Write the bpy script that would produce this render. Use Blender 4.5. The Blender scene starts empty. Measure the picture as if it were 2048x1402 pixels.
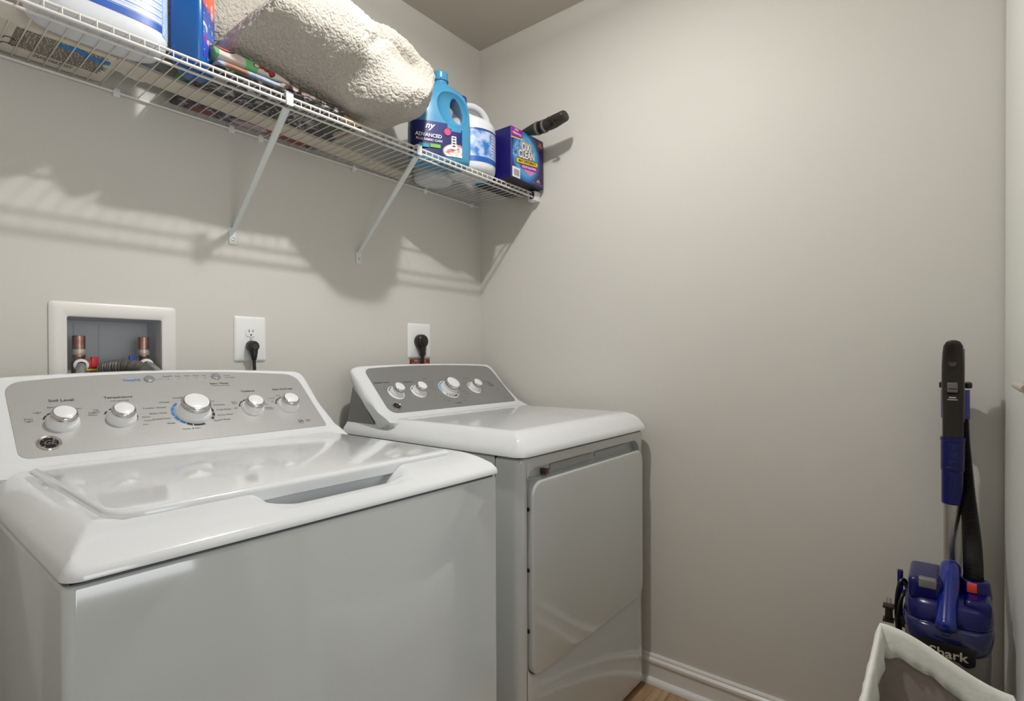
import bpy, bmesh, math, random
from mathutils import Vector, Matrix, noise
random.seed(7)
S = bpy.context.scene
COL = S.collection
PI = math.pi

# ------------------------------------------------------------------ camera
cam_d = bpy.data.cameras.new('camera'); cam = bpy.data.objects.new('camera', cam_d); COL.objects.link(cam)
S.camera = cam
_yaw, _pit, _rol = 0.892114024, -0.0071507, -0.00377208
_f = Vector((math.sin(_yaw)*math.cos(_pit), math.cos(_yaw)*math.cos(_pit), math.sin(_pit)))
_r = Vector((math.cos(_yaw), -math.sin(_yaw), 0.0)); _u = _r.cross(_f)
_r2 = math.cos(_rol)*_r + math.sin(_rol)*_u; _u2 = -math.sin(_rol)*_r + math.cos(_rol)*_u
cam.matrix_world = Matrix(((_r2.x, _u2.x, -_f.x, -1.738186), (_r2.y, _u2.y, -_f.y, -1.575713),
                           (_r2.z, _u2.z, -_f.z, 1.111923), (0, 0, 0, 1)))
cam_d.sensor_fit = 'HORIZONTAL'; cam_d.sensor_width = 36.0
cam_d.lens = 1077.247*36/2048; cam_d.shift_y = 22.198/2048
cam_d.clip_start = 0.01

# ------------------------------------------------------------------ world, exposure
LAMP_POWER = 2450.0
GLASS_POWER = 100.0
HALL_POWER = 12.5
AMBIENT = 0.0
w = bpy.data.worlds.new('world'); S.world = w; w.use_nodes = True
w.node_tree.nodes['Background'].inputs[0].default_value = (0.9, 0.95, 1.0, 1)
w.node_tree.nodes['Background'].inputs[1].default_value = AMBIENT
S.view_settings.view_transform = 'Standard'; S.view_settings.look = 'None'
S.view_settings.gamma = 1.0; S.view_settings.use_curve_mapping = False
S.view_settings.exposure = 0.20
hall = bpy.data.lights.new('hall_fill', 'AREA'); hall.shape = 'RECTANGLE'; hall.size = 1.0; hall.size_y = 1.3
hall.energy = HALL_POWER; hall.color = (0.92, 0.96, 1.0)
hall_o = bpy.data.objects.new('hall_fill', hall); COL.objects.link(hall_o)      # added cool fill light from behind the camera; the hall has no window
hall_o.location = (-1.35, -3.35, 1.35); hall_o.rotation_euler = (math.radians(90), 0, 0)
S.cycles.max_bounces = 10; S.cycles.diffuse_bounces = 7

# ------------------------------------------------------------------ materials
MATS = {}
def lin(c):
    return tuple(((v/255.0)/12.92 if v/255.0 <= 0.04045 else ((v/255.0+0.055)/1.055)**2.4) for v in c)
def mat(name, rgb, rough=0.5, metal=0.0, bump=None, coat=0.0, spec=0.5, trans=0.0, emit=None, var=None, sheen=0.0, ior=None, alpha=1.0):
    """bump=(scale,strength,distance)  var=(scale, amount)"""
    if name in MATS: return MATS[name]
    m = bpy.data.materials.new(name); m.use_nodes = True
    nt = m.node_tree; b = nt.nodes['Principled BSDF']
    c = lin(rgb)
    b.inputs['Base Color'].default_value = (*c, 1); b.inputs['Roughness'].default_value = rough
    b.inputs['Metallic'].default_value = metal; b.inputs['Coat Weight'].default_value = coat
    b.inputs['Coat Roughness'].default_value = 0.06
    b.inputs['Specular IOR Level'].default_value = spec
    b.inputs['Transmission Weight'].default_value = trans
    b.inputs['Sheen Weight'].default_value = sheen
    if ior: b.inputs['IOR'].default_value = ior
    if emit:
        b.inputs['Emission Color'].default_value = (*emit[0], 1); b.inputs['Emission Strength'].default_value = emit[1]
    if bump or var:
        tc = nt.nodes.new('ShaderNodeTexCoord')
    if bump:
        n = nt.nodes.new('ShaderNodeTexNoise'); n.inputs['Scale'].default_value = bump[0]; n.inputs['Detail'].default_value = 4
        nt.links.new(tc.outputs['Object'], n.inputs['Vector'])
        bp = nt.nodes.new('ShaderNodeBump'); bp.inputs['Strength'].default_value = bump[1]; bp.inputs['Distance'].default_value = bump[2]
        nt.links.new(n.outputs['Fac'], bp.inputs['Height']); nt.links.new(bp.outputs['Normal'], b.inputs['Normal'])
    if var:
        n = nt.nodes.new('ShaderNodeTexNoise'); n.inputs['Scale'].default_value = var[0]; n.inputs['Detail'].default_value = 3
        nt.links.new(tc.outputs['Object'], n.inputs['Vector'])
        r = nt.nodes.new('ShaderNodeValToRGB')
        r.color_ramp.elements[0].position = 0.3; r.color_ramp.elements[1].position = 0.7
        r.color_ramp.elements[0].color = tuple(v*(1-var[1]) for v in c)+(1,)
        r.color_ramp.elements[1].color = tuple(min(1, v*(1+var[1])) for v in c)+(1,)
        nt.links.new(n.outputs['Fac'], r.inputs['Fac']); nt.links.new(r.outputs['Color'], b.inputs['Base Color'])
    MATS[name] = m
    return m

M_wall = mat('wall_paint', (207, 205, 199), 0.62, bump=(260, 0.12, 0.001), spec=0.35)
M_ceil = mat('ceiling_paint', (196, 188, 178), 0.8, bump=(180, 0.1, 0.001))
M_trim = mat('trim_paint', (224, 223, 220), 0.28, spec=0.5)
M_door = mat('door_paint', (226, 228, 222), 0.35)
M_app = mat('appliance_enamel', (226, 229, 232), 0.10, coat=0.6, spec=0.5)
M_cab = mat('cabinet_enamel', (202, 207, 207), 0.10, coat=1.0, bump=(7, 0.015, 0.003))
M_cab.node_tree.nodes['Principled BSDF'].inputs['Coat IOR'].default_value = 1.75
M_grey_metal = mat('galvanised_steel', (150, 152, 152), 0.45, 0.5)
M_plast = mat('white_plastic', (232, 233, 234), 0.3)
M_chrome = mat('chrome', (205, 203, 200), 0.14, 1.0)
M_dark = mat('dark_gap', (28, 27, 26), 0.7)
M_black = mat('black_rubber', (22, 18, 17), 0.38)
M_blackp = mat('black_plastic', (30, 25, 23), 0.33)
M_print = mat('grey_print', (72, 74, 78), 0.6)
M_printb = mat('blue_print', (42, 120, 190), 0.6)
M_printk = mat('black_print', (30, 30, 34), 0.6)
M_wire = mat('white_coated_wire', (226, 224, 220), 0.32)
M_copper = mat('copper', (178, 142, 128), 0.36, 1.0, var=(60, 0.25))
M_solder = mat('pipe_band', (196, 188, 180), 0.4, 0.6)
M_brass = mat('brass', (150, 118, 52), 0.3, 1.0)
M_red = mat('red_plastic', (190, 20, 36), 0.35)
M_bluev = mat('blue_plastic_valve', (16, 70, 165), 0.35)
M_blue = mat('vacuum_blue_plastic', (1, 2, 84), 0.26, coat=0.25, spec=0.35)
M_bluebr = mat('vacuum_bright_blue_plastic', (5, 28, 122), 0.2, coat=0.4)

# ------------------------------------------------------------------ mesh helpers
class MB:
    """collects faces in world coordinates; build() makes one mesh object relative to its parent's origin"""
    def __init__(self): self.bm = bmesh.new()
    def poly(self, pts):
        vs = [self.bm.verts.new(p) for p in pts]; return self.bm.faces.new(vs)
    def box(self, x0, x1, y0, y1, z0, z1, bev=0.0, seg=2):
        t = bmesh.new(); bmesh.ops.create_cube(t, size=1)
        for v in t.verts:
            v.co = Vector((x0+(v.co.x+.5)*(x1-x0), y0+(v.co.y+.5)*(y1-y0), z0+(v.co.z+.5)*(z1-z0)))
        if bev: bmesh.ops.bevel(t, geom=t.edges[:], offset=bev, segments=seg, profile=0.6, affect='EDGES')
        self.merge(t); return self
    def merge(self, t, mtx=None):
        me = bpy.data.meshes.new('t'); t.to_mesh(me); t.free()
        if mtx: me.transform(mtx)
        self.bm.from_mesh(me); bpy.data.meshes.remove(me)
    def rings(self, rings, cap0=True, cap1=True, closed=True):
        """rings: list of equal-length lists of points"""
        bv = [[self.bm.verts.new(p) for p in r] for r in rings]
        n = len(bv[0])
        for a, b in zip(bv[:-1], bv[1:]):
            for i in range(n if closed else n-1):
                j = (i+1) % n
                self.bm.faces.new((a[i], a[j], b[j], b[i]))
        if cap0: self.bm.faces.new(list(reversed(bv[0])))
        if cap1: self.bm.faces.new(bv[-1])
        return self
    def tube(self, pts, r, n=10, cap=True, up=None):
        pts = [Vector(p) for p in pts]
        rr = r if isinstance(r, (list, tuple)) else [r]*len(pts)
        rings = []; prev = None
        for i, p in enumerate(pts):
            t = (pts[min(i+1, len(pts)-1)]-pts[max(i-1, 0)]).normalized()
            if prev is None:
                a = Vector((0, 0, 1)) if abs(t.z) < .9 else Vector((1, 0, 0))
                u = t.cross(a).normalized()
            else:
                u = (prev - t*prev.dot(t)).normalized()
            prev = u; v = t.cross(u)
            rings.append([p+u*math.cos(2*PI*k/n)*rr[i]+v*math.sin(2*PI*k/n)*rr[i] for k in range(n)])
        return self.rings(rings, cap, cap)
    def lathe(self, prof, o, ax, n=24, cap0=True, cap1=True):
        """prof: (radius, height) along axis ax from origin o"""
        o = Vector(o); ax = Vector(ax).normalized()
        a = Vector((0, 0, 1)) if abs(ax.z) < .9 else Vector((1, 0, 0))
        u = ax.cross(a).normalized(); v = ax.cross(u)
        R = [[o+ax*h+(u*math.cos(2*PI*k/n)+v*math.sin(2*PI*k/n))*max(r, 1e-5) for k in range(n)] for r, h in prof]
        return self.rings(R, cap0, cap1)
    def build(self, name, m, parent=None, smooth=True, angle=40, origin=None, norm=True):
        bm = self.bm
        if norm: bmesh.ops.recalc_face_normals(bm, faces=bm.faces[:])
        o = Vector(origin) if origin is not None else (ORI.get(parent.name, Vector((0, 0, 0))) if parent else Vector((0, 0, 0)))
        if o.length: bmesh.ops.translate(bm, verts=bm.verts[:], vec=-o)
        me = bpy.data.meshes.new(name); 
        if smooth:
            for f in bm.faces: f.smooth = True
            for e in bm.edges:
                if len(e.link_faces) == 2 and e.calc_face_angle(0) > math.radians(angle): e.smooth = False
        bm.to_mesh(me); bm.free()
        for mm in (m if isinstance(m, (list, tuple)) else [m]): me.materials.append(mm)
        ob = bpy.data.objects.new(name, me); COL.objects.link(ob)
        if name in ('lettering', 'dial_marks', 'barcode', 'embossed_lettering', 'logo_outline'): ob['kind'] = 'stuff'
        if parent: ob.parent = parent; ORI[ob.name] = ORI.get(parent.name, Vector((0, 0, 0)))
        else:
            ob.location = o; ORI[ob.name] = o
        return ob
ORI = {}
def thing(name, loc, label, cat, group=None):
    o = bpy.data.objects.new(name, None); COL.objects.link(o); o.location = loc; o.empty_display_size = .05
    o['label'] = label; o['category'] = cat
    if group: o['group'] = group
    ORI[o.name] = Vector(loc); return o
def tag(o, label, cat, group=None):
    o['label'] = label; o['category'] = cat
    if group: o['group'] = group
    return o
def struct(o): o['kind'] = 'structure'; return o

def text_bm(mb, s, o, right, up, size, bold=0.0, align='CENTER', lift=0.0, shear=0.0, vs=1.0, slope=0.0):
    """flat print: lay the string s on the plane (right, up) at o"""
    cu = bpy.data.curves.new('t', 'FONT'); cu.body = s; cu.size = 1.0; cu.align_x = align; cu.align_y = 'CENTER'
    cu.offset = bold; cu.shear = shear; cu.resolution_u = 3
    ob = bpy.data.objects.new('t', cu); COL.objects.link(ob)
    dg = bpy.context.evaluated_depsgraph_get(); ev = ob.evaluated_get(dg)
    me = bpy.data.meshes.new_from_object(ev)
    right = Vector(right).normalized(); up = Vector(up); up = (up-right*up.dot(right)).normalized(); nrm = right.cross(up); U_ = up*vs; right = right+up*slope; up = U_
    o = Vector(o)+nrm*lift
    me.transform(Matrix(((right.x*size, up.x*size, nrm.x, o.x), (right.y*size, up.y*size, nrm.y, o.y),
                         (right.z*size, up.z*size, nrm.z, o.z), (0, 0, 0, 1))))
    mb.bm.from_mesh(me); bpy.data.meshes.remove(me)
    bpy.data.objects.remove(ob); bpy.data.curves.remove(cu)

def plane_poly(mb, o, right, up, pts, thick=0.0):
    """polygon (2d points) on plane, optionally with thickness along the normal"""
    right = Vector(right).normalized(); up = Vector(up).normalized(); n = right.cross(up); o = Vector(o)
    P = [o+right*a+up*b for a, b in pts]
    if thick:
        Q = [p+n*thick for p in P]
        mb.rings([P, Q])
    else: mb.poly(P)
def rrect(x0, x1, y0, y1, r, n=5):
    out = []
    for cx, cy, a0 in ((x1-r, y0+r, -90), (x1-r, y1-r, 0), (x0+r, y1-r, 90), (x0+r, y0+r, 180)):
        for k in range(n+1):
            a = math.radians(a0+90*k/n); out.append((cx+r*math.cos(a), cy+r*math.sin(a)))
    return out
def smooth(a, b, x):
    t = max(0.0, min(1.0, (x-a)/(b-a))); return t*t*(3-2*t)

# ------------------------------------------------------------------ lamp (the room's ceiling fixture)
LX, LY, LZ = -0.89, -0.86, 2.355
lamp = thing('ceiling_light', (LX, LY, 2.44), 'white drum-shaped ceiling downlight with a small glowing lens', 'light')
mb = MB(); mb.lathe([(.085, 0), (.085, -.010), (.078, -.016), (.0, -.020)], (LX, LY, 2.44), (0, 0, 1), 40); mb.build('housing', M_plast, lamp)
M_glass_l = mat('frosted_glass_glow', (240, 236, 230), 0.5, emit=((1.0, 0.97, 0.93), GLASS_POWER))
mb = MB(); mb.lathe([(.050, -.020), (.048, -.074), (.044, -.080), (.024, -.080)], (LX, LY, 2.44), (0, 0, 1), 40, False, False); mb.build('glass_drum', M_glass_l, lamp)
M_bulb = mat('bulb_glow', (255, 244, 228), 0.5, emit=((1.0, 0.985, 0.96), LAMP_POWER))
mb = MB(); R_ = .020
mb.poly([(LX+R_*math.cos(2*PI*k/24), LY-R_*math.sin(2*PI*k/24), LZ+.002) for k in range(24)]); mb.build('lens', M_bulb, lamp, smooth=False, norm=False)

# ------------------------------------------------------------------ room
XL, YS, H = -1.90, -1.73, 2.44
BX0, BX1, BZ0, BZ1 = -1.420, -1.221, 1.03, 1.2145    # opening for the recessed valve box
mb = MB()
for a, b, c, d in ((XL-.1, BX0, 0, H), (BX1, .1, 0, H), (BX0, BX1, 0, BZ0), (BX0, BX1, BZ1, H)):
    mb.poly([(a, 0, c), (b, 0, c), (b, 0, d), (a, 0, d)])
mb.poly([(XL-.1, .12, 0), (.1, .12, 0), (.1, .12, H), (XL-.1, .12, H)])
struct(mb.build('wall_back', M_wall, smooth=False, norm=False))
struct(MB().box(0, .1, YS-.1, .12, 0, H).build('wall_right', M_wall, smooth=False))
struct(MB().box(XL-.1, XL, YS-.1, .12, 0, H).build('wall_left', M_wall, smooth=False))
DOX0, DOX1 = -1.86, -1.00       # doorway the camera looks in from
mb = MB(); mb.box(DOX1, 0, YS-.1, YS, 0, H); mb.box(XL, DOX0, YS-.1, YS, 0, H); mb.box(DOX0, DOX1, YS-.1, YS, 2.05, H)
struct(mb.build('wall_front', M_wall, smooth=False))
mb = MB()
for a, b, c, d, e, f in ((-2.3, -2.2, -3.6, YS-.1, 0, H), (-.55, -.45, -3.6, YS-.1, 0, H), (-2.3, -.45, -3.6, -3.5, 0, H)): mb.box(a, b, c, d, e, f)
struct(mb.build('wall_hall', M_wall, smooth=False))
struct(MB().box(-2.3, -.45, -3.6, YS-.1, H, H+.1).build('ceiling_hall', M_ceil, smooth=False))
struct(MB().box(-2.3, -.45, -3.6, YS-.1, -.1, 0).build('floor_hall', mat('hall_floor', (150, 126, 98), .5), smooth=False))
struct(MB().box(XL-.1, .1, YS-.1, .12, H, H+.1).build('ceiling', M_ceil, smooth=False))

# floor: base slab and planks
def wood_mat():
    m = bpy.data.materials.new('vinyl_plank_wood'); m.use_nodes = True; nt = m.node_tree; b = nt.nodes['Principled BSDF']
    tc = nt.nodes.new('ShaderNodeTexCoord'); mp = nt.nodes.new('ShaderNodeMapping'); mp.inputs['Scale'].default_value = (3, 42, 42)
    n = nt.nodes.new('ShaderNodeTexNoise'); n.inputs['Scale'].default_value = 3.0; n.inputs['Detail'].default_value = 6; n.inputs['Distortion'].default_value = 0.4
    r = nt.nodes.new('ShaderNodeValToRGB')
    r.color_ramp.elements[0].position = .3; r.color_ramp.elements[0].color = (*lin((142, 110, 80)), 1)
    r.color_ramp.elements[1].position = .7; r.color_ramp.elements[1].color = (*lin((186, 156, 122)), 1)
    oi = nt.nodes.new('ShaderNodeObjectInfo'); ad = nt.nodes.new('ShaderNodeVectorMath'); ad.operation = 'ADD'
    nt.links.new(tc.outputs['Object'], ad.inputs[0]); nt.links.new(oi.outputs['Random'], ad.inputs[1])
    nt.links.new(ad.outputs[0], mp.inputs['Vector']); nt.links.new(mp.outputs[0], n.inputs['Vector'])
    nt.links.new(n.outputs['Fac'], r.inputs['Fac']); nt.links.new(r.outputs['Color'], b.inputs['Base Color'])
    b.inputs['Roughness'].default_value = .42
    return m
M_wood = wood_mat()
floor = struct(MB().box(XL-.1, .1, YS-.1, .12, -.1, -.004).build('floor', M_dark, smooth=False))
pw, plen = .152, 1.0
pm = bpy.data.meshes.new('plank'); t = bmesh.new(); bmesh.ops.create_cube(t, size=1)
for v in t.verts: v.co = Vector((v.co.x*(plen-.0012), v.co.y*(pw-.0012), v.co.z*.004))
bmesh.ops.bevel(t, geom=[e for e in t.edges if all(v.co.z > 0 for v in e.verts)], offset=.0006, segments=1, affect='EDGES')
t.to_mesh(pm); t.free(); pm.materials.append(M_wood)
for j in range(12):
    for i in range(-1, 3):
        cx = XL+(i+.5)*plen+(j*.37 % 1.0)*plen; cy = YS-.05+(j+.5)*pw
        if cx-plen/2 > 0.05 or cx+plen/2 < XL: continue
        o = bpy.data.objects.new('plank', pm); COL.objects.link(o); o.location = (cx, cy, -.002); o.parent = floor

# baseboards (board, moulded cap, shoe)
def baseboard(name, p0, p1, nrm):
    p0, p1, nrm = Vector(p0), Vector(p1), Vector(nrm)
    def sweep(prof):
        mb = MB(); mb.rings([[p+nrm*a+Vector((0, 0, b)) for a, b in prof] for p in (p0, p1)]); return mb
    bo = sweep([(0, 0), (.012, 0), (.012, .066), (.0165, .070), (.0165, .078), (.012, .083), (.009, .085), (.009, .090), (.005, .0955), (0, .0955)]).build(name, M_trim, smooth=True, angle=25)
    struct(bo)
    q = [(.012, 0)]+[(.012+.016*math.cos(a*PI/12), .019*math.sin(a*PI/12)) for a in range(7)]
    sweep(q).build('shoe_moulding', M_trim, bo, angle=30)
baseboard('baseboard_right', (0, YS, 0), (0, 0, 0), (-1, 0, 0))
baseboard('baseboard_back', (XL, 0, 0), (0, 0, 0), (0, -1, 0))
baseboard('baseboard_left', (XL, YS, 0), (XL, 0, 0), (1, 0, 0))

# door leaf standing against the front wall, lever handle
door = struct(MB().box(-.925, -.010, -1.719, -1.684, .012, 2.032, .002, 1).build('door_1', M_door))
mb = MB(); mb.lathe([(.026, 0), (.026, .006), (.020, .010), (.0105, .012), (.0105, .036), (.0, .036)], (-.855, -1.684, 1.0725), (0, 1, 0), 24)
mb.tube([(-.860, -1.650, 1.0725), (-.84, -1.649, 1.0725), (-.80, -1.6485, 1.0725), (-.752, -1.6485, 1.0725), (-.746, -1.6487, 1.0725)], [.0054, .0056, .0050, .0046, .003], 12)
mb.build('handle', M_solder, door)

# ------------------------------------------------------------------ appliances
def lidded_deck(mb, x0, x1, y0, y1, zb, zt, sx, sy, lid, scoop=None, rc=.035, groove=.004, back=True):
    """pillow-shaped enamel top: height field over a rounded rectangle (front at y0) with a skirt down to zb"""
    def dense(a, b, n, fine):
        out = set()
        for k in range(n+1): out.add(round(a+(b-a)*k/n, 5))
        for p, q, s in fine:
            k = p
            while k <= q: out.add(round(k, 5)); k += s
        return sorted(v for v in out if a-1e-6 <= v <= b+1e-6)
    fx = [(x0, x0+sx+.01, .004), (x1-sx-.01, x1, .004)]; fy = [(y0, y0+sy+.02, .0035)]
    if lid:
        lx0, lx1, ly0, ly1, lr = lid
        fx += [(lx0-.012, lx0+.008, .002), (lx1-.008, lx1+.012, .002)]; fy += [(ly0-.012, ly0+.008, .002), (ly1-.008, ly1+.012, .002)]
    if scoop: fx += [(scoop[0]-.07, scoop[1]+.07, .006)]
    xs = dense(x0, x1, 60, fx); ys = dense(y0, y1, 60, fy)
    def sdr(x, y, a0, a1, b0, b1, r):     # inside distance to a rounded rectangle (positive inside)
        qx = abs(x-(a0+a1)/2)-(a1-a0)/2+r; qy = abs(y-(b0+b1)/2)-(b1-b0)/2+r
        return -(min(max(qx, qy), 0)+math.hypot(max(qx, 0), max(qy, 0))-r)
    def prof(t):
        t = max(0, min(1, t)); return .10*min(1, t/.03)+.90*(1-(1-t)**2)
    grid = []
    for y in ys:
        row = []
        for x in xs:
            X, Y = x, y
            if Y < y0+rc:                  # pull the outer corners in
                for cx, s in ((x0+rc, -1), (x1-rc, 1)):
                    if (X-cx)*s > 0:
                        dx, dy = X-cx, Y-(y0+rc); m_ = max(abs(dx), abs(dy)); h_ = math.hypot(dx, dy)
                        if h_ > 1e-9: X = cx+dx*m_/h_; Y = y0+rc+dy*m_/h_
            dside = min(X-x0, x1-X); dfront = Y-y0
            if Y < y0+rc and (X < x0+rc or X > x1-rc):
                cx = x0+rc if X < x0+rc else x1-rc
                e = rc-math.hypot(X-cx, Y-(y0+rc)); dside = min(dside, e*1.0); dfront = max(e, 0)
                t = e/rc; a = prof(e/sx*.9+0.0); z = min(prof(dside/sx), prof(dfront/sy*1.0))
                # blend between the front and the side slopes
                ang = abs(math.atan2(Y-(y0+rc), abs(X-cx)))/(PI/2)
                z = prof(e/(sx*(1-ang)+sy*ang))
                za = prof(min(X-x0, x1-X)/sx); zb_ = prof((Y-y0)/sy); z = min(z, za, zb_) if True else z
            else:
                z = min(prof(max(dside, 0)/sx), prof(max(dfront, 0)/sy))
                za = prof(max(dside, 0)/sx); zb_ = prof(max(dfront, 0)/sy)
                k = .06; h = max(0, min(1, .5+.5*(zb_-za)/k)); z = zb_*(1-h)+za*h-k*h*(1-h)
            Z = zb+(zt-zb)*z
            if lid:
                d = sdr(X, Y, lx0-.003, lx1+.003, ly0-.003, ly1+.003, lr)
                Z -= groove*smooth(-.001, .0015, d)
            if scoop:
                sc = smooth(scoop[0]-.035, scoop[0]+.03, X)*(1-smooth(scoop[1]-.03, scoop[1]+.035, X))
                if sc > 0:
                    low = zb+.0165-.028*smooth(y0+.038, y0+.058, Y)   # rim then pocket
                    low = max(low, zb-.01)
                    back_ = smooth(y0+.095, y0+.09, Y) if Y > y0+.09 else 1.0
                    tgt = min(Z, low)
                    Z = Z+(tgt-Z)*sc*back_
            row.append(mb.bm.verts.new((X, Y, Z)))
        grid.append(row)
    for a, b in zip(grid[:-1], grid[1:]):
        for i in range(len(xs)-1):
            try: mb.bm.faces.new((a[i], a[i+1], b[i+1], b[i]))
            except ValueError: pass
    # skirt
    border = grid[0][:]+[r[-1] for r in grid[1:]]+list(reversed(grid[-1][:-1]))+[r[0] for r in reversed(grid[1:-1])]
    low = [mb.bm.verts.new((v.co.x, v.co.y, zb-.0035)) for v in border]
    n = len(border)
    for i in range(n):
        j = (i+1) % n
        mb.bm.faces.new((border[j], border[i], low[i], low[j]))

def console(par, x0, x1, F0, F1, crown, pad_l, pad_r, u0, u1, du_top, name='console'):
    """white end-capped housing that carries the tilted fascia; F0/F1 = (y,z) of fascia foot and head"""
    (ya, za), (yb, zb) = F0, F1
    v = Vector((0, yb-ya, zb-za)).normalized(); n = Vector((0, -v.z, v.y))
    xc = (x0+x1)/2; hw = (x1-x0)/2
    base = [(ya-.060, za-.022), (ya-.040, za-.018), (ya-.020, za-.010), (ya-.004, za-.003), (ya, za)]
    for k in range(1, 8): base.append((ya+(yb-ya)*k/8, za+(zb-za)*k/8))
    base += [(yb, zb), (yb+.008, zb+.006), (yb+.016, zb+.0085), (yb+.023, zb+.0065), (yb+.026, zb-.002),
             (yb+.020, zb-.022), (yb+.002, zb-.050), (yb-.034, zb-.090), (yb-.075, zb-.126), (ya-.004, za-.043), (ya-.035, za-.044), (ya-.058, za-.034)]
    rings = []
    steps = [0, .004, .010, .018, .028, .038]
    xs = [x0+s for s in steps]+[x0+.038+(x1-x0-.076)*k/24 for k in range(1, 24)]+[x1-s for s in reversed(steps)]
    cy, cz = (ya+yb)/2+.02, (za+zb)/2-.03
    for x in xs:
        e = min(x-x0, x1-x); pad = pad_l if x < xc else pad_r
        s = 1.0 if e >= pad else math.sqrt(max(0, 1-(1-e/pad)**2))
        cr = crown*(1-((x-xc)/hw)**2)
        ring = []
        for i, (y, z) in enumerate(base):
            hfrac = max(0, min(1, (z-za)/(zb-za)))
            Z = z+cr*hfrac*v.z; y = y+cr*hfrac*v.y
            inset = (1-s)*.022
            # move towards the centre at the ends (rounded end cap)
            dy, dz = cy-y, cz-Z; L = math.hypot(dy, dz)
            ring.append((x, y+dy/L*inset, Z+dz/L*inset*(1.0 if z > za-.02 else .2)))
        rings.append(ring)
    mb = MB(); mb.rings(rings); co = mb.build(name, M_app, par, angle=50)
    return co, v, n

M_fasW = mat('brushed_silver_fascia', (196, 196, 194), 0.36, 0.55, bump=(900, .25, .0004), var=(700, .06))
M_fasD = mat('matt_silver_fascia', (150, 150, 149), 0.42, 0.45, bump=(900, .1, .0003))

def fascia(par, u0, u1, vtop, crown, F0, v, m, lift=.001, r=.02, rt=.035, ut0=None, ut1=None):
    o = Vector((0, F0[0], F0[1])); n = Vector((0, -v.z, v.y)); uc = (u0+u1)/2; hw = (u1-u0)/2
    ut0 = u0 if ut0 is None else ut0; ut1 = u1 if ut1 is None else ut1
    pts = []
    for cx, cy, rr, a0 in ((u1-r*.4, r*.4, r*.4, -90), (ut1-rt, vtop-rt, rt, 0)):
        for k in range(7):
            a = math.radians(a0+90*k/6); pts.append((cx+rr*math.cos(a), cy+rr*math.sin(a)))
    for k in range(1, 16):
        t = k/16; x = (ut1-rt)*(1-t)+(ut0+rt)*t
        pts.append((x, vtop+crown*(1-((x-uc)/hw)**2)-crown*(1-((ut1-rt-uc)/hw)**2)))
    for cx, cy, rr, a0 in ((ut0+rt, vtop-rt, rt, 90), (u0+r, r, r, 180)):
        for k in range(7):
            a = math.radians(a0+90*k/6); pts.append((cx+rr*math.cos(a), cy+rr*math.sin(a)))
    mb = MB(); P = [o+Vector((1, 0, 0))*a+v*b+n*(-.004) for a, b in pts]; Q = [p+n*(.004+lift) for p in P]
    mb.rings([P, Q]); return mb.build('control_panel', m, par, angle=30)

def knob(par, o, n, rs, rr, rc, h, label=None):
    o = Vector(o); n = Vector(n)
    mb = MB(); mb.lathe([(rs, .0005), (rs, .002), (rs*.93, h*.32), (rs*.90, h*.36), (rs*.88, h*.36), (rs*.86, h*.38), (rr*.99, h*.66), (rr*.9, h*.68), (0, h*.68)], o, n, 36)
    k = mb.build('knob', M_plast, par, angle=35)
    if label: k['label'] = label
    mb = MB(); mb.lathe([(rr*.92, h*.66), (rr, h*.69), (rr*1.01, h*.80), (rr*.97, h*.90), (rr*.88, h*.96), (rc, h*.97), (0, h*.97)], o, n, 36); mb.build('chrome_ring', M_chrome, k, angle=50)
    mb = MB(); mb.lathe([(rc, h*.95), (rc*.995, h*1.0), (rc*.9, h*1.03), (0, h*1.04)], o, n, 36); mb.build('cap', M_plast, k, angle=50)
    return k

def arcs(o, right, up, r0, r1, segs, lift=.0013):
    mb = MB(); right = Vector(right); up = Vector(up); n = right.cross(up); o = Vector(o)+n*lift
    for a0, a1 in segs:
        N = max(2, int(abs(a1-a0)/8)); A = [math.radians(a0+(a1-a0)*k/N) for k in range(N+1)]
        inner = [o+right*r0*math.cos(a)+up*r0*math.sin(a) for a in A]; outer = [o+right*r1*math.cos(a)+up*r1*math.sin(a) for a in A]
        for k in range(N): mb.poly([inner[k], inner[k+1], outer[k+1], outer[k]])
    return mb

def badge(par, o, right, up, r):
    """round chrome monogram emblem: dark disc, ring, curled script letters and swirls"""
    right = Vector(right); up = Vector(up); n = right.cross(up); o = Vector(o)
    mb = MB(); mb.lathe([(r, 0), (r, .0025), (r*.9, .004), (r*.78, .0035), (r*.72, .0022), (0, .0022)], o, n, 32); b = mb.build('emblem', M_chrome, par, angle=40)
    mb = MB(); mb.lathe([(r*.80, .0020), (r*.80, .0026), (0, .0026)], o, n, 32); mb.build('emblem_disc', mat('emblem_black', (34, 28, 26), .3), b)
    mb = MB(); text_bm(mb, 'GE', o+right*(-.02*r), right, up, r*.80, .02, lift=.0032, shear=.35)
    for k in range(4):
        a = PI/4+k*PI/2
        c = o+(right*math.cos(a)+up*math.sin(a))*r*.62+n*.003
        mb.tube([c+(right*math.cos(a+t)+up*math.sin(a+t))*r*.09*(1-t/9) for t in [j*.55 for j in range(9)]], r*.03, 5)
    mb.build('lettering', M_chrome, b, smooth=False)
    return b

def rounded_cab(mb, x0, x1, y0, y1, z0, z1, r):
    P = rrect(x0, x1, y0, y1, r, 6)
    mb.rings([[(a, b, z) for a, b in P] for z in (z0, z0+.01, z1-.006)]+[[(a+(d if a < (x0+x1)/2 else -d), b+(d if b < (y0+y1)/2 else 0), z1-.006+h) for a, b in P] for d, h in ((.0008, .003), (.0025, .0052), (.005, .006))])

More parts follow.
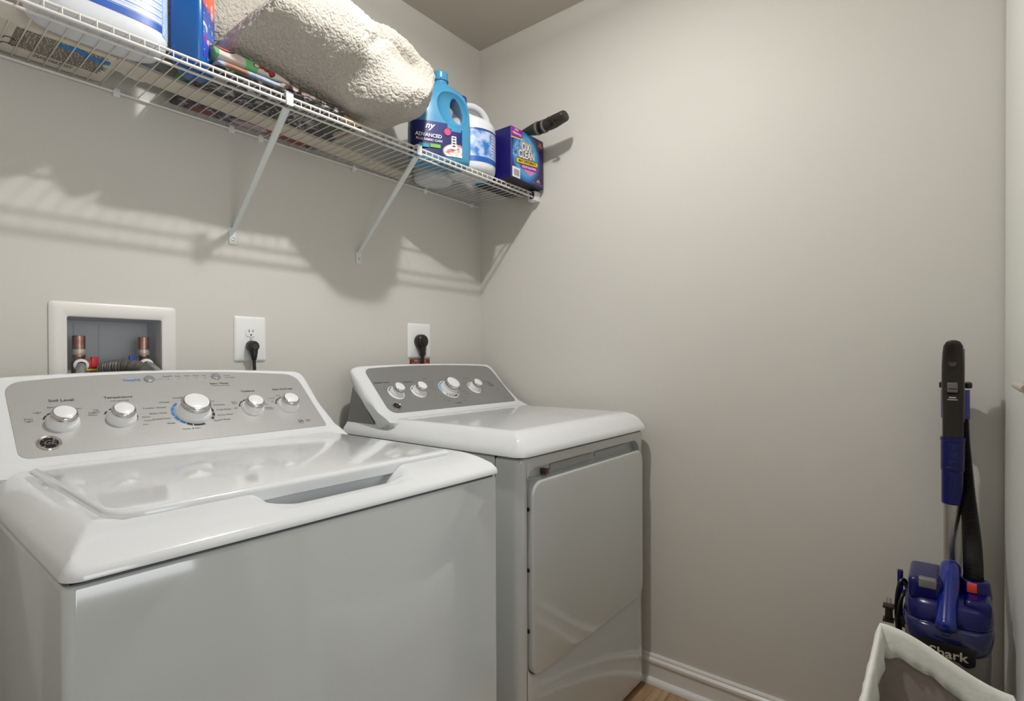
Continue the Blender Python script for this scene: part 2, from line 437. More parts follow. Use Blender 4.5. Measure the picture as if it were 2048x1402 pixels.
# ---------------- washing machine
WX0, WX1, WY0 = -1.599, -.908, -.869
wm = thing('washing_machine', (-1.254, -.48, 0), 'larger white top-loading washing machine at left, under the recessed valve box', 'washing machine')
mb = MB(); rounded_cab(mb, WX0, WX1, WY0, -.10, .03, .8745, .012); mb.build('cabinet', M_cab, wm, angle=30)
for fx in (WX0+.06, WX1-.06):
    for fy in (WY0+.07, -.16):
        MB().lathe([(.022, 0), (.022, .012), (.012, .014), (.012, .035)], (fx, fy, 0), (0, 0, 1), 16).build('foot', M_black, wm)
MB().box(WX0+.008, WX1-.008, WY0+.008, -.105, .873, .8835).build('seam', M_dark, wm)
LID = (-1.541, -.966, -.802, -.355, .03)
mb = MB(); lidded_deck(mb, -1.600, -.904, -.8755, -.09, .8835, .922, .052, .100, LID, scoop=(-1.345, -1.135), rc=.020, groove=.005)
mb.build('top_panel', M_app, wm, angle=55)
def slab(x0, x1, y0, y1, z0, z1, rs, bev=.004):
    """rs: corner radii front-left.. order matches rrect start: front-right, back-right, back-left, front-left"""
    P = []
    for (cx, cy, sx, sy, a0), r in zip(((x1, y0, -1, 1, -90), (x1, y1, -1, -1, 0), (x0, y1, 1, -1, 90), (x0, y0, 1, 1, 180)), rs):
        for k in range(9):
            a = math.radians(a0+90*k/8); P.append((cx+sx*r+r*math.cos(a), cy+sy*r+r*math.sin(a)))
    cx, cy = (x0+x1)/2, (y0+y1)/2
    def ins(d): return [(x-d*(1 if x > cx else -1), y-d*(1 if y > cy else -1)) for x, y in P]
    R = [[(x, y, z0) for x, y in ins(.001)], [(x, y, z0+.001) for x, y in ins(0)]]
    for k in range(5):
        a = k/4*PI/2; R.append([(x, y, z1-bev+bev*math.sin(a)) for x, y in ins(bev*(1-math.cos(a)))])
    mb = MB(); mb.rings(R); return mb
slab(*LID[:4], .905, .927, (.02, .012, .012, .045), .007).build('lid', M_app, wm, angle=35)
WF0, WF1 = (-.32, .937), (-.155, 1.066)
con, wv, wn = console(wm, -1.598, -.918, WF0, WF1, .018, .05, .022, 0, 0, 0)
wc = fascia(wm, -1.548, -.950, .214, .022, WF0, wv, M_fasW, r=.018, rt=.035, ut0=-1.546, ut1=-.946)
wc['label'] = 'brushed silver control panel'
MB().box(-1.57, -.94, -.09, -.075, .88, 1.05, .003).build('rear_cover', M_grey_metal, wm)
RX = Vector((1, 0, 0))
def WP(u, v, h=0): return Vector((u, WF0[0], WF0[1]))+wv*v+wn*h
for u in (-1.475, -1.380, -1.111, -1.020): knob(wm, WP(u, .085), wn, .0265, .0212, .0172, .030)
knob(wm, WP(-1.244, .087), wn, .037, .0302, .0250, .036, 'large cycle selector knob')
for u, v in ((-1.301, .207), (-1.156, .209)):
    mb = MB(); mb.lathe([(.0108, .001), (.0108, .003), (.0095, .0055), (.0088, .0058), (.004, .0045), (0, .0042)], WP(u, v), wn, 28); mb.build('button', mat('button_silver', (176, 180, 184), .25, .6), wm, angle=50)
badge(wm, WP(-1.503, .033), RX, wv, .0185)
mb = MB()
tx = [('Soil Level', -1.467, .150, .0105), ('Temperature', -1.372, .151, .0095), ('with cold rinse', -1.372, .140, .0055), ('Options', -1.099, .150, .0100), ('Stain PreTreat', -1.008, .151, .0095),
      ('Start / Pause', -1.156, .184, .0085), ('hold 3 sec to stop', -1.156, .176, .0055), ('DeepFill', -1.262, .216, .0060), ('Soak', -1.240, .216, .0060), ('Wash', -1.220, .216, .0060), ('Rinse', -1.200, .216, .0060), ('Spin', -1.181, .216, .0060),
      ('Power', -1.128, .214, .006), ('Lid Locked', -1.124, .206, .006),
      ('Extra\nLight', -1.523, .098, .0062), ('Light', -1.508, .118, .0062), ('Normal', -1.482, .131, .0062), ('Heavy', -1.447, .123, .0062), ('Extra\nHeavy', -1.425, .104, .0062),
      ('Tap\nCold', -1.418, .112, .0062), ('Warm', -1.337, .083, .0062), ('Colors', -1.335, .072, .0062), ('Hot', -1.343, .061, .0062),
      ('Casuals', -1.262, .139, .0070), ('Whites', -1.292, .126, .0070), ('Towels / Sheets', -1.315, .110, .0070), ('Bulky Items', -1.312, .092, .0070), ('DeepClean', -1.310, .074, .0075), ('Rinse', -1.296, .058, .0070), ('Drain & Spin', -1.262, .036, .0070),
      ('Colors', -1.210, .134, .0070), ('Jeans', -1.196, .121, .0070), ('Delicates', -1.182, .106, .0070), ('Cold Wash', -1.177, .089, .0072), ('Active Wear', -1.180, .071, .0070), ('Speed Wash', -1.192, .055, .0072),
      ('Off', -1.150, .090, .0060), ('Extra\nRinse', -1.146, .110, .0055), ('Fabric\nSoftener', -1.078, .100, .0052), ('2nd Rinse +\nSoftener', -1.070, .081, .0052), ('Off', -1.054, .104, .0055), ('Tomato', -1.050, .118, .0055), ('Wine', -1.030, .126, .0055),
      ('ecobee', -.994, .023, .0045)]
for s, u, v, sz in tx[:-1]: text_bm(mb, s, WP(u, v), RX, wv, sz, .02 if sz > .008 else .0, lift=.0014)
for k in range(5): text_bm(mb, 'o', WP(-1.262+k*.0203, .207), RX, wv, .0050, .03, lift=.0014)
mb.build('lettering', M_print, wc, smooth=False)
mb = MB(); text_bm(mb, 'DeepFill', WP(-1.335, .206), RX, wv, .0100, .02, lift=.0014)
plane_poly(mb, WP(0, 0, .0014), RX, wv, [(-1.290, .2066), (-1.277, .2066), (-1.277, .2072), (-1.290, .2072)])
mb.build('lettering', M_printb, wc, smooth=False)
for (u, segs) in ((-1.475, [(165, 140), (137, 112), (109, 80), (77, 20)]), (-1.380, [(158, 138), (125, 70), (4, -14), (-18, -40)]), (-1.111, [(170, 150), (146, 122), (118, 60), (30, 0)]), (-1.020, [(170, 150), (146, 122), (118, 100), (90, 40)])):
    arcs(WP(u, .090), RX, wv, .0265, .0295, segs).build('dial_marks', M_printk, wc, smooth=False)
arcs(WP(-1.244, .087), RX, wv, .0385, .0440, [(100, 75), (70, 48), (44, 20), (16, -4), (-8, -24), (-28, -40), (-72, -105), (-108, -124)]).build('dial_marks', M_printk, wc, smooth=False)
arcs(WP(-1.244, .087), RX, wv, .0385, .0440, [(128, 146), (149, 168), (171, 190), (193, 212), (215, 232)]).build('dial_marks', M_printb, wc, smooth=False)
mb = arcs(WP(-1.012, .024), RX, wv, .0062, .0072, [(0, 360)]); text_bm(mb, 'NSF', WP(-1.012, .024), RX, wv, .0055, .03, lift=.0014)
text_bm(mb, 'Energy\nSaver', WP(-.992, .025), RX, wv, .0045, lift=.0014)
mb.build('lettering', M_printk, wc, smooth=False)

# ---------------- dryer
DX0, DX1, DY0 = -.722, -.040, -.780
dr = thing('clothes_dryer', (-.381, -.43, 0), 'white front-loading clothes dryer in the corner beside the right wall', 'dryer')
# cabinet: shell + front panel with recessed door opening
mb = MB(); rounded_cab(mb, DX0, DX1, -.6990, -.045, .03, .8675, .004); mb.build('cabinet', M_cab, dr, angle=30)
ox0, ox1, oz0, oz1 = -.692, -.070, .318, .838
def front_frame():
    """front panel with rounded vertical edges and a rounded opening, 12 mm proud of the cabinet core"""
    mb = MB(); yo, yi = DY0, DY0+.030
    N = 8
    outer = rrect(DX0, DX1, .03, .8675, .012, N); r = .045
    inner = rrect(ox0, ox1, oz0, oz1, r, N)
    def oo(dx, dy, dz): return [mb.bm.verts.new((x+(dx if x < -.4 else -dx), yo+dy, z+(dz if z < .4 else -dz))) for x, z in outer]
    A = oo(0, .026, 0); chain = [A]+[oo(.026*(1-math.cos(q)), .026*(1-math.sin(q)), .004*(1-math.cos(q))) for q in [math.radians(g) for g in (18, 36, 54, 72, 90)]]
    B2 = chain[-1]
    C = [mb.bm.verts.new((x-(.006 if x < -.4 else -.006), yo, z-(.006 if z < .6 else -.006))) for x, z in inner]
    D = [mb.bm.verts.new((x, yo+.004, z)) for x, z in inner]
    E_ = [mb.bm.verts.new((x, yi, z)) for x, z in inner]
    n = len(A)
    for P, Q in list(zip(chain[:-1], chain[1:]))+[(B2, C), (C, D), (D, E_)]:
        for i in range(n): mb.bm.faces.new((P[i], P[(i+1) % n], Q[(i+1) % n], Q[i]))
    Z = [mb.bm.verts.new((v.co.x, -.7018, v.co.z)) for v in A]
    for i in range(n): mb.bm.faces.new((A[(i+1) % n], A[i], Z[i], Z[(i+1) % n]))
    mb.bm.faces.new(E_)
    return mb
front_frame().build('front_panel', M_cab, dr, angle=32)
# door (proud of the opening, a grip slot above)
def dryer_door():
    P = rrect(ox0+.005, ox1-.004, oz0+.005, .808, .036, 8); cx, cz = (ox0+ox1)/2, .56; R = []
    yb = DY0+.026
    def ins(d): return [(x-d*(1 if x > cx else -1), z-d*(1 if z > cz else -1)) for x, z in P]
    R.append([(x, yb, z) for x, z in ins(.001)])
    for k in range(5):
        a = k/4*PI/2; R.append([(x, DY0-.012+.007*(1-math.sin(a)), z) for x, z in ins(.007*(1-math.cos(a)))])
    mb = MB(); mb.rings(R); return mb
dd = dryer_door().build('door', M_cab, dr, angle=30)
for z in (.74, .59, .44): MB().box(ox0+.0005, ox0+.006, DY0-.001, DY0+.012, z-.004, z+.004).build('hinge_bumper', M_black, dd)
mb = MB()
for a, b in ((-.56, -.34), (-.325, -.12)):
    P = rrect(a, b, .8125, .829, .006, 4); mb.rings([[(x, DY0+.0302, z) for x, z in P], [(x+.002*(1 if x < (a+b)/2 else -1), DY0+.026, z+.001*(1 if z < .82 else -1)) for x, z in P]])
mb.build('latch_plate', mat('grip_grey', (186, 186, 184), .5), dr)
MB().box(-.60, -.585, DY0+.012, DY0+.029, .8095, .823).build('latch_hook', mat('latch_brown', (96, 72, 62), .5), dr)
for z in (.25, ):
    MB().box(DX0+.012, DX1-.012, DY0-.0006, DY0+.004, .028, .032).build('bottom_edge', M_cab, dr)
MB().box(DX0+.004, DX1-.004, DY0+.006, -.06, .867, .8725).build('seam', M_dark, dr)
MB().box(DX0+.002, DX1-.002, -.7025, -.6975, .035, .8665).build('side_seam', M_dark, dr)
for fx in (DX0+.05, DX1-.05):
    for fy in (DY0+.07, -.12):
        MB().lathe([(.02, 0), (.02, .012), (.012, .014), (.012, .035)], (fx, fy, 0), (0, 0, 1), 16).build('foot', M_black, dr)
mb = MB(); lidded_deck(mb, -.731, -.031, -.792, -.06, .8745, .929, .058, .075, None, rc=.032)
mb.build('top_panel', M_app, dr, angle=55)
DF0, DF1 = (-.25, .941), (-.10, 1.076)
con, dv, dn = console(dr, -.722, -.040, DF0, DF1, .010, .045, .028, 0, 0, 0)
dc = fascia(dr, -.686, -.070, .205, .012, DF0, dv, M_fasD, r=.03, rt=.03, ut0=-.680, ut1=-.066)
dc['label'] = 'matt grey control panel'
mb = MB(); pr = [(-.050, .872), (-.235, .872), (-.165, .95), (-.135, 1.0), (-.118, 1.05), (-.098, 1.05), (-.075, .97)]
mb.rings([[(x, y, z) for y, z in pr] for x in (-.712, -.050)]); mb.build('rear_cover', M_grey_metal, dr, smooth=False)
def DP(u, v, h=0): return Vector((u, DF0[0], DF0[1]))+dv*v+dn*h
for u in (-.615, -.520, -.243): 
    MB().lathe([(.0300, .0008), (.0300, .002), (.0285, .0026), (0, .0026)], DP(u, .086), dn, 36).build('dial_plate', M_plast, dc)
    knob(dr, DP(u, .086), dn, .0235, .0200, .0168, .032)
MB().lathe([(.0425, .0008), (.0425, .002), (.041, .0026), (0, .0026)], DP(-.378, .086), dn, 40).build('dial_plate', M_plast, dc)
knob(dr, DP(-.378, .086), dn, .0335, .0285, .0250, .038, 'large cycle selector knob')
mb = MB(); mb.lathe([(.0105, .001), (.0105, .003), (.009, .006), (0, .0062)], DP(-.137, .099), dn, 28); mb.build('button', mat('button_grey', (140, 140, 140), .3, .4), dr, angle=50)
badge(dr, DP(-.647, .029), RX, dv, .017)
mb = MB()
for s, u, v, sz in (('Extended Tumble', -.645, .136, .0085), ('Temperature', -.535, .134, .0082), ('Timed', -.335, .148, .007), ('More Dry', -.250, .138, .0070), ('Signal', -.236, .132, .0001), ('Start', -.160, .118, .0075), ('hold 3 sec', -.152, .110, .005),
                    ('Off', -.650, .103, .0055), ('High', -.562, .118, .0055), ('Low', -.568, .104, .0055), ('Off', -.388, .136, .0055), ('Easy Care', -.437, .128, .006), ('Cottons', -.440, .115, .006), ('Delicates', -.450, .100, .006), ('Mixed', -.443, .088, .006),
                    ('70 min', -.435, .055, .006), ('60 min', -.427, .042, .006), ('40 min', -.415, .031, .006), ('Timed Dry', -.378, .018, .0072), ('20 min', -.338, .028, .006), ('10 min', -.333, .040, .006), ('Dewrinkle', -.312, .072, .006), ('Air Fluff', -.305, .058, .006), ('Dry Level', -.318, .088, .005),
                    ('Off', -.285, .105, .0055), ('Loud', -.275, .115, .0055), ('AutoSense Dry', -.115, .022, .0055)):
    if sz > .001: text_bm(mb, s, DP(u, v), RX, dv, sz, .02 if sz > .007 else 0, lift=.0014)
mb.build('lettering', M_print, dc, smooth=False)
mb = MB(); text_bm(mb, 'Sensor', DP(-.452, .146), RX, dv, .008, .02, lift=.0014); mb.build('lettering', M_printb, dc, smooth=False)
for u, segs in ((-.615, [(160, 130), (126, 100), (90, 60)]), (-.520, [(160, 130), (118, 98)]), (-.243, [(160, 135), (126, 106)])):
    arcs(DP(u, .086), RX, dv, .0242, .0272, segs, .0028).build('dial_marks', M_printk, dc, smooth=False)
arcs(DP(-.378, .086), RX, dv, .0345, .0385, [(112, 94), (90, 60), (-20, -38), (-60, -92), (-97, -110), (-115, -127), (-132, -143)], .0028).build('dial_marks', M_printk, dc, smooth=False)
arcs(DP(-.378, .086), RX, dv, .0345, .0385, [(118, 138), (143, 152), (156, 165), (169, 178), (182, 190)], .0028).build('dial_marks', M_printb, dc, smooth=False)
arcs(DP(-.378, .086), RX, dv, .0340, .0425, [(116, 196)], .0027).build('dial_band', mat('pale_blue_print', (170, 205, 230), .5), dc, smooth=False)

# ------------------------------------------------------------------ recessed valve box
vb = thing('valve_box', (-1.32, 0, 1.03), 'white recessed plastic box with copper hot and cold valves in the wall', 'valve box')
mb = MB()
fo = rrect(-1.449, -1.192, 1.005, 1.2455, .008, 4); fi = rrect(-1.4165, -1.2245, 1.035, 1.2115, .004, 4)
def R3(P, y, d=0):
    cx = -1.3205; return [(x-(d if x > cx else -d), y, z-(d if z > 1.12 else -d)) for x, z in P]
mb.rings([R3(fo, -.0005), R3(fo, -.003), R3(fo, -.006, .004), R3(fi, -.006, -.003), R3(fi, -.004), R3(fi, .02)], False, False)
mb.build('frame', mat('box_frame_plastic', (226, 224, 220), .35), vb, angle=35)
M_boxin = mat('box_inside_plastic', (190, 194, 200), .45)
mb = MB(); mb.rings([R3(fi, .004), R3(fi, .09, .004)], False, True); bx = mb.build('box', M_boxin, vb, angle=30)
for x in (-1.385, -1.335): MB().box(x, x+.0012, .088, .0895, 1.04, 1.20).build('rib', M_boxin, bx)
for x, r in ((-1.3875, .0125), (-1.255, .0120)):
    mb = MB(); mb.lathe([(r*.8, 0), (r, .001), (r, .033), (0, .033)], (x, .03, 1.1685), (0, 0, -1), 24); p = mb.build('copper_pipe', M_copper, vb, angle=50)
    mb = MB(); mb.lathe([(r*1.02, .0335-.001), (r*1.06, .036), (r*1.06, .044), (r*1.0, .046)], (x, .03, 1.1685), (0, 0, -1), 24); mb.build('band', M_solder, p, angle=50)
    mb = MB(); mb.lathe([(r*.98, .046), (r*1.02, .050), (r*.9, .053), (r*.85, .056), (r*.85, .066)], (x, .03, 1.1685), (0, 0, -1), 24); mb.build('pipe_foot', M_copper, p, angle=50)
    v = MB().box(x-.013, x+.013, .018, .044, 1.045, 1.108, .003).build('valve_body', M_brass, vb)
    mb = MB(); mb.lathe([(.0135, 0), (.0145, .006), (.0145, .014), (.0105, .016), (.009, .016), (.009, .004), (0, .004)], (x-.001, .012, 1.100), (-.12, -1, -.15), 24); mb.build('hose_collar', M_plast, v, angle=50)
mb = MB(); mb.box(-1.366, -1.352, .020, .030, 1.092, 1.118, .002); mb.box(-1.378, -1.358, .021, .030, 1.092, 1.110, .002); mb.build('hot_handle', M_red, vb)
mb = MB(); mb.box(-1.288, -1.275, .020, .030, 1.095, 1.121, .002); mb.box(-1.283, -1.262, .021, .030, 1.095, 1.108, .002); mb.build('cold_handle', M_bluev, vb)
MB().box(-1.380, -1.357, .006, .020, 1.082, 1.0895, .001).build('brass_nut', M_brass, vb)
M_braid = mat('braided_steel', (150, 150, 150), .5, .6, bump=(500, .9, .002), var=(420, .5))
hs = MB(); hs.tube([(-1.389, .006, 1.098), (-1.393, -.014, 1.090), (-1.400, -.034, 1.074), (-1.404, -.046, 1.05), (-1.404, -.050, .95), (-1.40, -.05, .6)], .0095, 14)
tag(hs.build('supply_hose', M_braid, origin=(-1.40, -.05, .6)), 'grey braided supply hose hanging below the hot copper valve', 'hose')
hs = MB(); hs.tube([(-1.257, .008, 1.100), (-1.252, -.012, 1.094), (-1.240, -.030, 1.078), (-1.236, -.040, 1.05), (-1.236, -.045, .6)], .0095, 14)
tag(hs.build('supply_hose', M_braid, origin=(-1.236, -.045, .6)), 'grey braided supply hose at the cold copper valve, behind the corrugated one', 'hose')
# corrugated drain hose: comes up from the box floor, bends over and goes down behind the washer
path = []
cp = [(-1.346, .050, 1.045), (-1.346, .042, 1.0725), (-1.338, .022, 1.085), (-1.318, -.002, 1.092), (-1.298, -.016, 1.0915), (-1.282, -.030, 1.086), (-1.274, -.044, 1.072), (-1.272, -.052, 1.050), (-1.270, -.053, .98), (-1.270, -.053, .60)]
def catmull(P, n):
    P = [Vector(p) for p in P]; Q = [P[0]*2-P[1]]+P+[P[-1]*2-P[-2]]; out = []
    for i in range(1, len(Q)-2):
        for k in range(n):
            t = k/n; a, b, c, d = Q[i-1:i+3]
            out.append(.5*((2*b)+(c-a)*t+(2*a-5*b+4*c-d)*t*t+(3*b-a-3*c+d)*t**3))
    out.append(P[-1]); return out
def resample(P, step):
    out = [P[0]]; acc = 0
    for a, b in zip(P[:-1], P[1:]):
        L = (b-a).length
        while acc+L >= step:
            t = (step-acc)/L; a = a+(b-a)*t; out.append(a.copy()); L = (b-a).length; acc = 0
        acc += L
    out.append(P[-1]); return out
pp = resample(catmull(cp, 12), .0011)
hs = MB(); hs.tube(pp, [.0185+.0016*math.sin(i*1.35) for i in range(len(pp))], 20)
tag(hs.build('drain_hose', mat('dark_grey_hose', (92, 88, 84), .45), angle=60, origin=(-1.268, -.05, .6)), 'dark grey corrugated drain hose bending out of the valve box', 'hose')

# ------------------------------------------------------------------ outlets, plugs
def wallplate(name, cx, cz, w_, h_, label):
    t = thing(name, (cx, 0, cz), label, 'outlet')
    P = rrect(cx-w_/2, cx+w_/2, cz-h_/2, cz+h_/2, .005, 4)
    def r(d, y): return [(x-(d if x > cx else -d), y, z-(d if z > cz else -d)) for x, z in P]
    mb = MB(); mb.rings([r(0, -.0004), r(0, -.002), r(.003, -.0045), r(.007, -.0058)]); mb.build('cover_plate', M_plast, t, angle=50)
    return t
o1 = wallplate('wall_outlet', -.9975, 1.169, .091, .130, 'white duplex outlet plate behind the washing machine')
for dz in (.0195, -.0195):
    cx, cz = -.9975, 1.169+dz
    P = []
    for k in range(32):
        a = 2*PI*k/32; P.append((cx+.0155*math.cos(a), max(cz-.0125, min(cz+.0125, cz+.0155*math.sin(a)))))
    mb = MB(); mb.rings([[(x, -.0055, z) for x, z in P], [(x, -.0078, z) for x, z in P]]); rc = mb.build('receptacle', M_plast, o1, angle=40)
    for sx, hh in ((-.0055, .0042), (.0055, .0034)): MB().box(cx+sx-.0009, cx+sx+.0009, -.0081, -.0078, cz+.0035-hh, cz+.0035+hh).build('slot', M_dark, rc)
    mb = MB(); mb.lathe([(.0024, 0), (.0024, .0004), (0, .0004)], (cx, -.0077, cz-.0075), (0, -1, 0), 12); mb.build('slot', M_dark, rc)
mb = MB(); mb.lathe([(.003, 0), (.0025, .001), (0, .001)], (-.9975, -.0056, 1.169), (0, -1, 0), 14); mb.build('screw', M_chrome, o1)
pc = thing('power_cord', (-.998, -.01, 1.15), 'slim black angled plug and cord in the duplex outlet', 'power cord')
mb = MB(); ax = Vector((.12, -.75, -.42)).normalized()
mb.lathe([(.0125, 0), (.0155, .003), (.0158, .020), (.0135, .026), (.006, .028), (0, .0278)], (-.999, -.0075, 1.150), (.0, -1, -.12), 20); pl = mb.build('plug', M_black, pc, angle=50)
MB().lathe([(.0088, 0), (.0085, .0012), (.0, .0012)], (-.9985, -.0355, 1.147), (.0, -1, -.12), 16).build('plug_disc', mat('dark_grey_plastic', (70, 64, 60), .25), pl)
mb = MB(); mb.tube([(-.998, -.020, 1.146), (-.998, -.024, 1.132), (-.998, -.026, 1.118), (-.998, -.026, 1.108)], [.0115, .0115, .0085, .0062], 14); mb.build('strain_relief', M_black, pl)
mb = MB(); mb.tube(catmull([(-.998, -.026, 1.110), (-.998, -.027, 1.09), (-.997, -.030, 1.05), (-1.0, -.045, .95), (-1.02, -.06, .6)], 6), .0047, 12); mb.build('cord', M_black, pc)

o2 = wallplate('wall_outlet', -.3535, 1.178, .113, .132, 'white single outlet plate behind the dryer')
o2['label'] = 'white outlet plate with a fat black plug, behind the dryer'
mb = MB(); mb.lathe([(.024, 0), (.024, .002), (0, .002)], (-.3535, -.0055, 1.178), (0, -1, 0), 28); mb.build('receptacle', M_plast, o2, angle=40)
pc = thing('power_cord', (-.355, -.01, 1.17), 'thick black round-headed dryer plug with a heavy cord', 'power cord')
P = []
for k in range(36):
    a = 2*PI*k/36; x = .0265*math.cos(a); z = .0265*math.sin(a)
    if z < 0: z *= 1.15; x *= (1-.25*(abs(z)/.030)**2)
    P.append((-.357+x, 1.176+z))
def r2(s, y, dz=0): return [(-.357+(x+.357)*s, y, 1.176+(z-1.176)*s+dz) for x, z in P]
mb = MB(); mb.rings([r2(.93, -.0058), r2(1, -.009), r2(1, -.020), r2(.97, -.027), r2(.86, -.033), r2(.6, -.036)]); pl = mb.build('plug', M_blackp, pc, angle=50)
mb = MB(); mb.box(-.372, -.352, -.041, -.034, 1.166, 1.188, .003); mb.build('finger_grip', M_blackp, pl)
mb = MB(); mb.tube([(-.356, -.020, 1.160), (-.356, -.023, 1.145), (-.356, -.024, 1.136), (-.356, -.024, 1.128), (-.356, -.024, 1.120)], [.016, .0135, .0115, .012, .0095], 16); mb.build('strain_relief', M_black, pl)
mb = MB(); mb.tube(catmull([(-.356, -.024, 1.124), (-.356, -.023, 1.10), (-.356, -.022, 1.07), (-.36, -.021, .95), (-.37, -.020, .6)], 6), .0072, 14); mb.build('cord', mat('brown_black_cord', (44, 22, 18), .4), pc)
mb = MB(); P = rrect(-.400, -.299, 1.050, 1.1085, .003, 3); mb.rings([[(x, -.0002, z) for x, z in P], [(x, -.0012, z) for x, z in P]])
st = mb.build('warning_sticker', mat('red_sticker', (132, 52, 42), .5), origin=(-.35, 0, 1.08)); tag(st, 'dark red warning sticker on the wall below the dryer outlet', 'sticker')
mb = MB(); text_bm(mb, 'RISK OF FIRE', (-.3495, -.0012, 1.1015), RX, (0, 0, 1), .0105, .03, lift=.0003); text_bm(mb, 'DO NOT USE EXTENSION CORD', (-.3495, -.0012, 1.0925), RX, (0, 0, 1), .0052, .02, lift=.0003)
mb.build('lettering', mat('pale_print', (214, 190, 180), .5), st, smooth=False)

# ------------------------------------------------------------------ wire shelf
ZD = 1.7645
SX0, SX1 = XL+.012, -.020
sh = thing('wire_shelf', (-.95, -.15, 1.75), 'white coated wire shelf along the back wall above the machines', 'shelf')
oS = ORI[sh.name]
mb = MB(); mb.tube([(0, -.002, ZD), (0, -.15, ZD), (0, -.300, ZD), (0, -.3065, ZD-.003), (0, -.3085, ZD-.010), (0, -.3085, ZD-.0245)], .00125, 6)
bmw = mb.bm
for f in bmw.faces: f.smooth = True
wire_me = bpy.data.meshes.new('deck_wire'); bmesh.ops.translate(bmw, verts=bmw.verts[:], vec=-Vector((0, oS.y, oS.z))); bmw.to_mesh(wire_me); bmw.free(); wire_me.materials.append(M_wire)
k0 = -1.0096
k = -40
while k < 60:
    x = k0+k*.0262
    if SX0+.004 < x < SX1-.004:
        o = bpy.data.objects.new('deck_wire', wire_me); COL.objects.link(o); o.parent = sh; o.location = (x-oS.x, 0, 0)
    k += 1
for nm, y, z, r in (('back_rail', -.006, ZD-.0045, .0032), ('middle_rail', -.246, ZD-.0045, .0030), ('front_upper_rail', -.3040, ZD-.0035, .0030), ('front_lower_rail', -.3125, ZD-.0225, .0034)):
    mb = MB(); mb.tube([(SX0, y, z), (SX1, y, z)], r, 12); mb.build(nm, M_wire, sh)
M_brace = mat('white_enamel_steel', (214, 220, 218), .34)
for bx_, zt in ((-1.0445, 1.4375), (-.625, 1.4395)):
    # diagonal brace: pressed channel, hooks over the front rails, flat foot screwed to the wall
    br = None
    mb = MB(); mb.box(bx_-.0105, bx_+.0105, -.003, -.0004, zt-.002, zt+.046, .0009, 1)
    br = mb.build('support_brace', M_brace, sh)
    a, b = Vector((bx_, -.004, zt+.036)), Vector((bx_, -.302, 1.733))
    mb = MB(); R = []
    for t, w_, d_ in ((0, .0075, .002), (.04, .006, .004), (.10, .0072, .0055), (.9, .0095, .006), (.97, .0098, .006), (1, .0098, .005)):
        c = a+(b-a)*t; d = (b-a).normalized(); up = Vector((0, -d.z, d.y)); 
        R.append([c+RX*(w_*math.cos(q))+up*(-d_*math.sin(q)) for q in [2*PI*j/14 for j in range(14)]])
    mb.rings(R); mb.build('brace_arm', M_brace, br, angle=50)
    mb = MB(); mb.box(bx_-.0095, bx_+.0095, -.3185, -.3145, ZD-.030, ZD-.0005, .001, 1); mb.box(bx_-.0095, bx_+.0095, -.3185, -.296, ZD-.0005, ZD+.0015, .0006, 1); mb.build('rail_hook', M_brace, br)
    mb = MB(); mb.lathe([(.0045, 0), (.0040, .0016), (.0018, .0022), (0, .0014)], (bx_+.001, -.003, zt+.014), (0, -1, 0), 16); mb.build('screw', M_chrome, br)
for cx in (-1.318, -1.048, -.965, -.644, -.323, -.060):
    mb = MB(); mb.box(cx-.007, cx+.007, -.011, -.0002, ZD-.016, ZD+.004, .002); mb.box(cx-.0025, cx+.0025, -.0125, -.0095, ZD-.010, ZD-.003, .001); mb.build('wall_clip', M_plast, sh)
mb = MB(); mb.box(-.036, -.0004, -.322, -.286, ZD-.036, ZD+.001, .003); eb = mb.build('end_bracket', M_plast, sh)
MB().box(-.0365, -.030, -.317, -.296, ZD-.028, ZD-.002, .001).build('socket', M_dark, eb)

# ------------------------------------------------------------------ things on the shelf
ZS = ZD+.0018      # top of the deck wires
def sell(cx, cy, a, b, n=4.0, N=48, rot=0.0):
    out = []
    for k in range(N):
        t = 2*PI*k/N; c, s = math.cos(t), math.sin(t)
        x = a*math.copysign(abs(c)**(2/n), c); y = b*math.copysign(abs(s)**(2/n), s)
        out.append((cx+x*math.cos(rot)-y*math.sin(rot), cy+x*math.sin(rot)+y*math.cos(rot)))
    return out
def body_loft(prof, cx, cy, rot, n=4.0, N=48):
    """prof: (z, a, b[, dx, dy, n]) -> rings"""
    R = []
    for p in prof:
        z, a, b = p[:3]; dx = p[3] if len(p) > 3 else 0; dy = p[4] if len(p) > 4 else 0; nn = p[5] if len(p) > 5 else n
        ox = dx*math.cos(rot)-dy*math.sin(rot); oy = dx*math.sin(rot)+dy*math.cos(rot)
        R.append([(x, y, z) for x, y in sell(cx+ox, cy+oy, a, b, nn, N, rot)])
    return R
def patch(cx, cy, rot, a, b, n, t0, t1, z0, z1, off=.0006, N=20, M=6, taper=None):
    """label wrapped on the body between angles t0..t1 (degrees)"""
    mb = MB(); G = []
    for j in range(M+1):
        z = z0+(z1-z0)*j/M; row = []
        s = taper(z) if taper else 1.0
        for k in range(N+1):
            t = math.radians(t0+(t1-t0)*k/N); c, q = math.cos(t), math.sin(t)
            x = (a*s+off)*math.copysign(abs(c)**(2/n), c); y = (b*s+off)*math.copysign(abs(q)**(2/n), q)
            row.append(mb.bm.verts.new((cx+x*math.cos(rot)-y*math.sin(rot), cy+x*math.sin(rot)+y*math.cos(rot), z)))
        G.append(row)
    for A, B in zip(G[:-1], G[1:]):
        for k in range(N): mb.bm.faces.new((A[k], A[k+1], B[k+1], B[k]))
    return mb
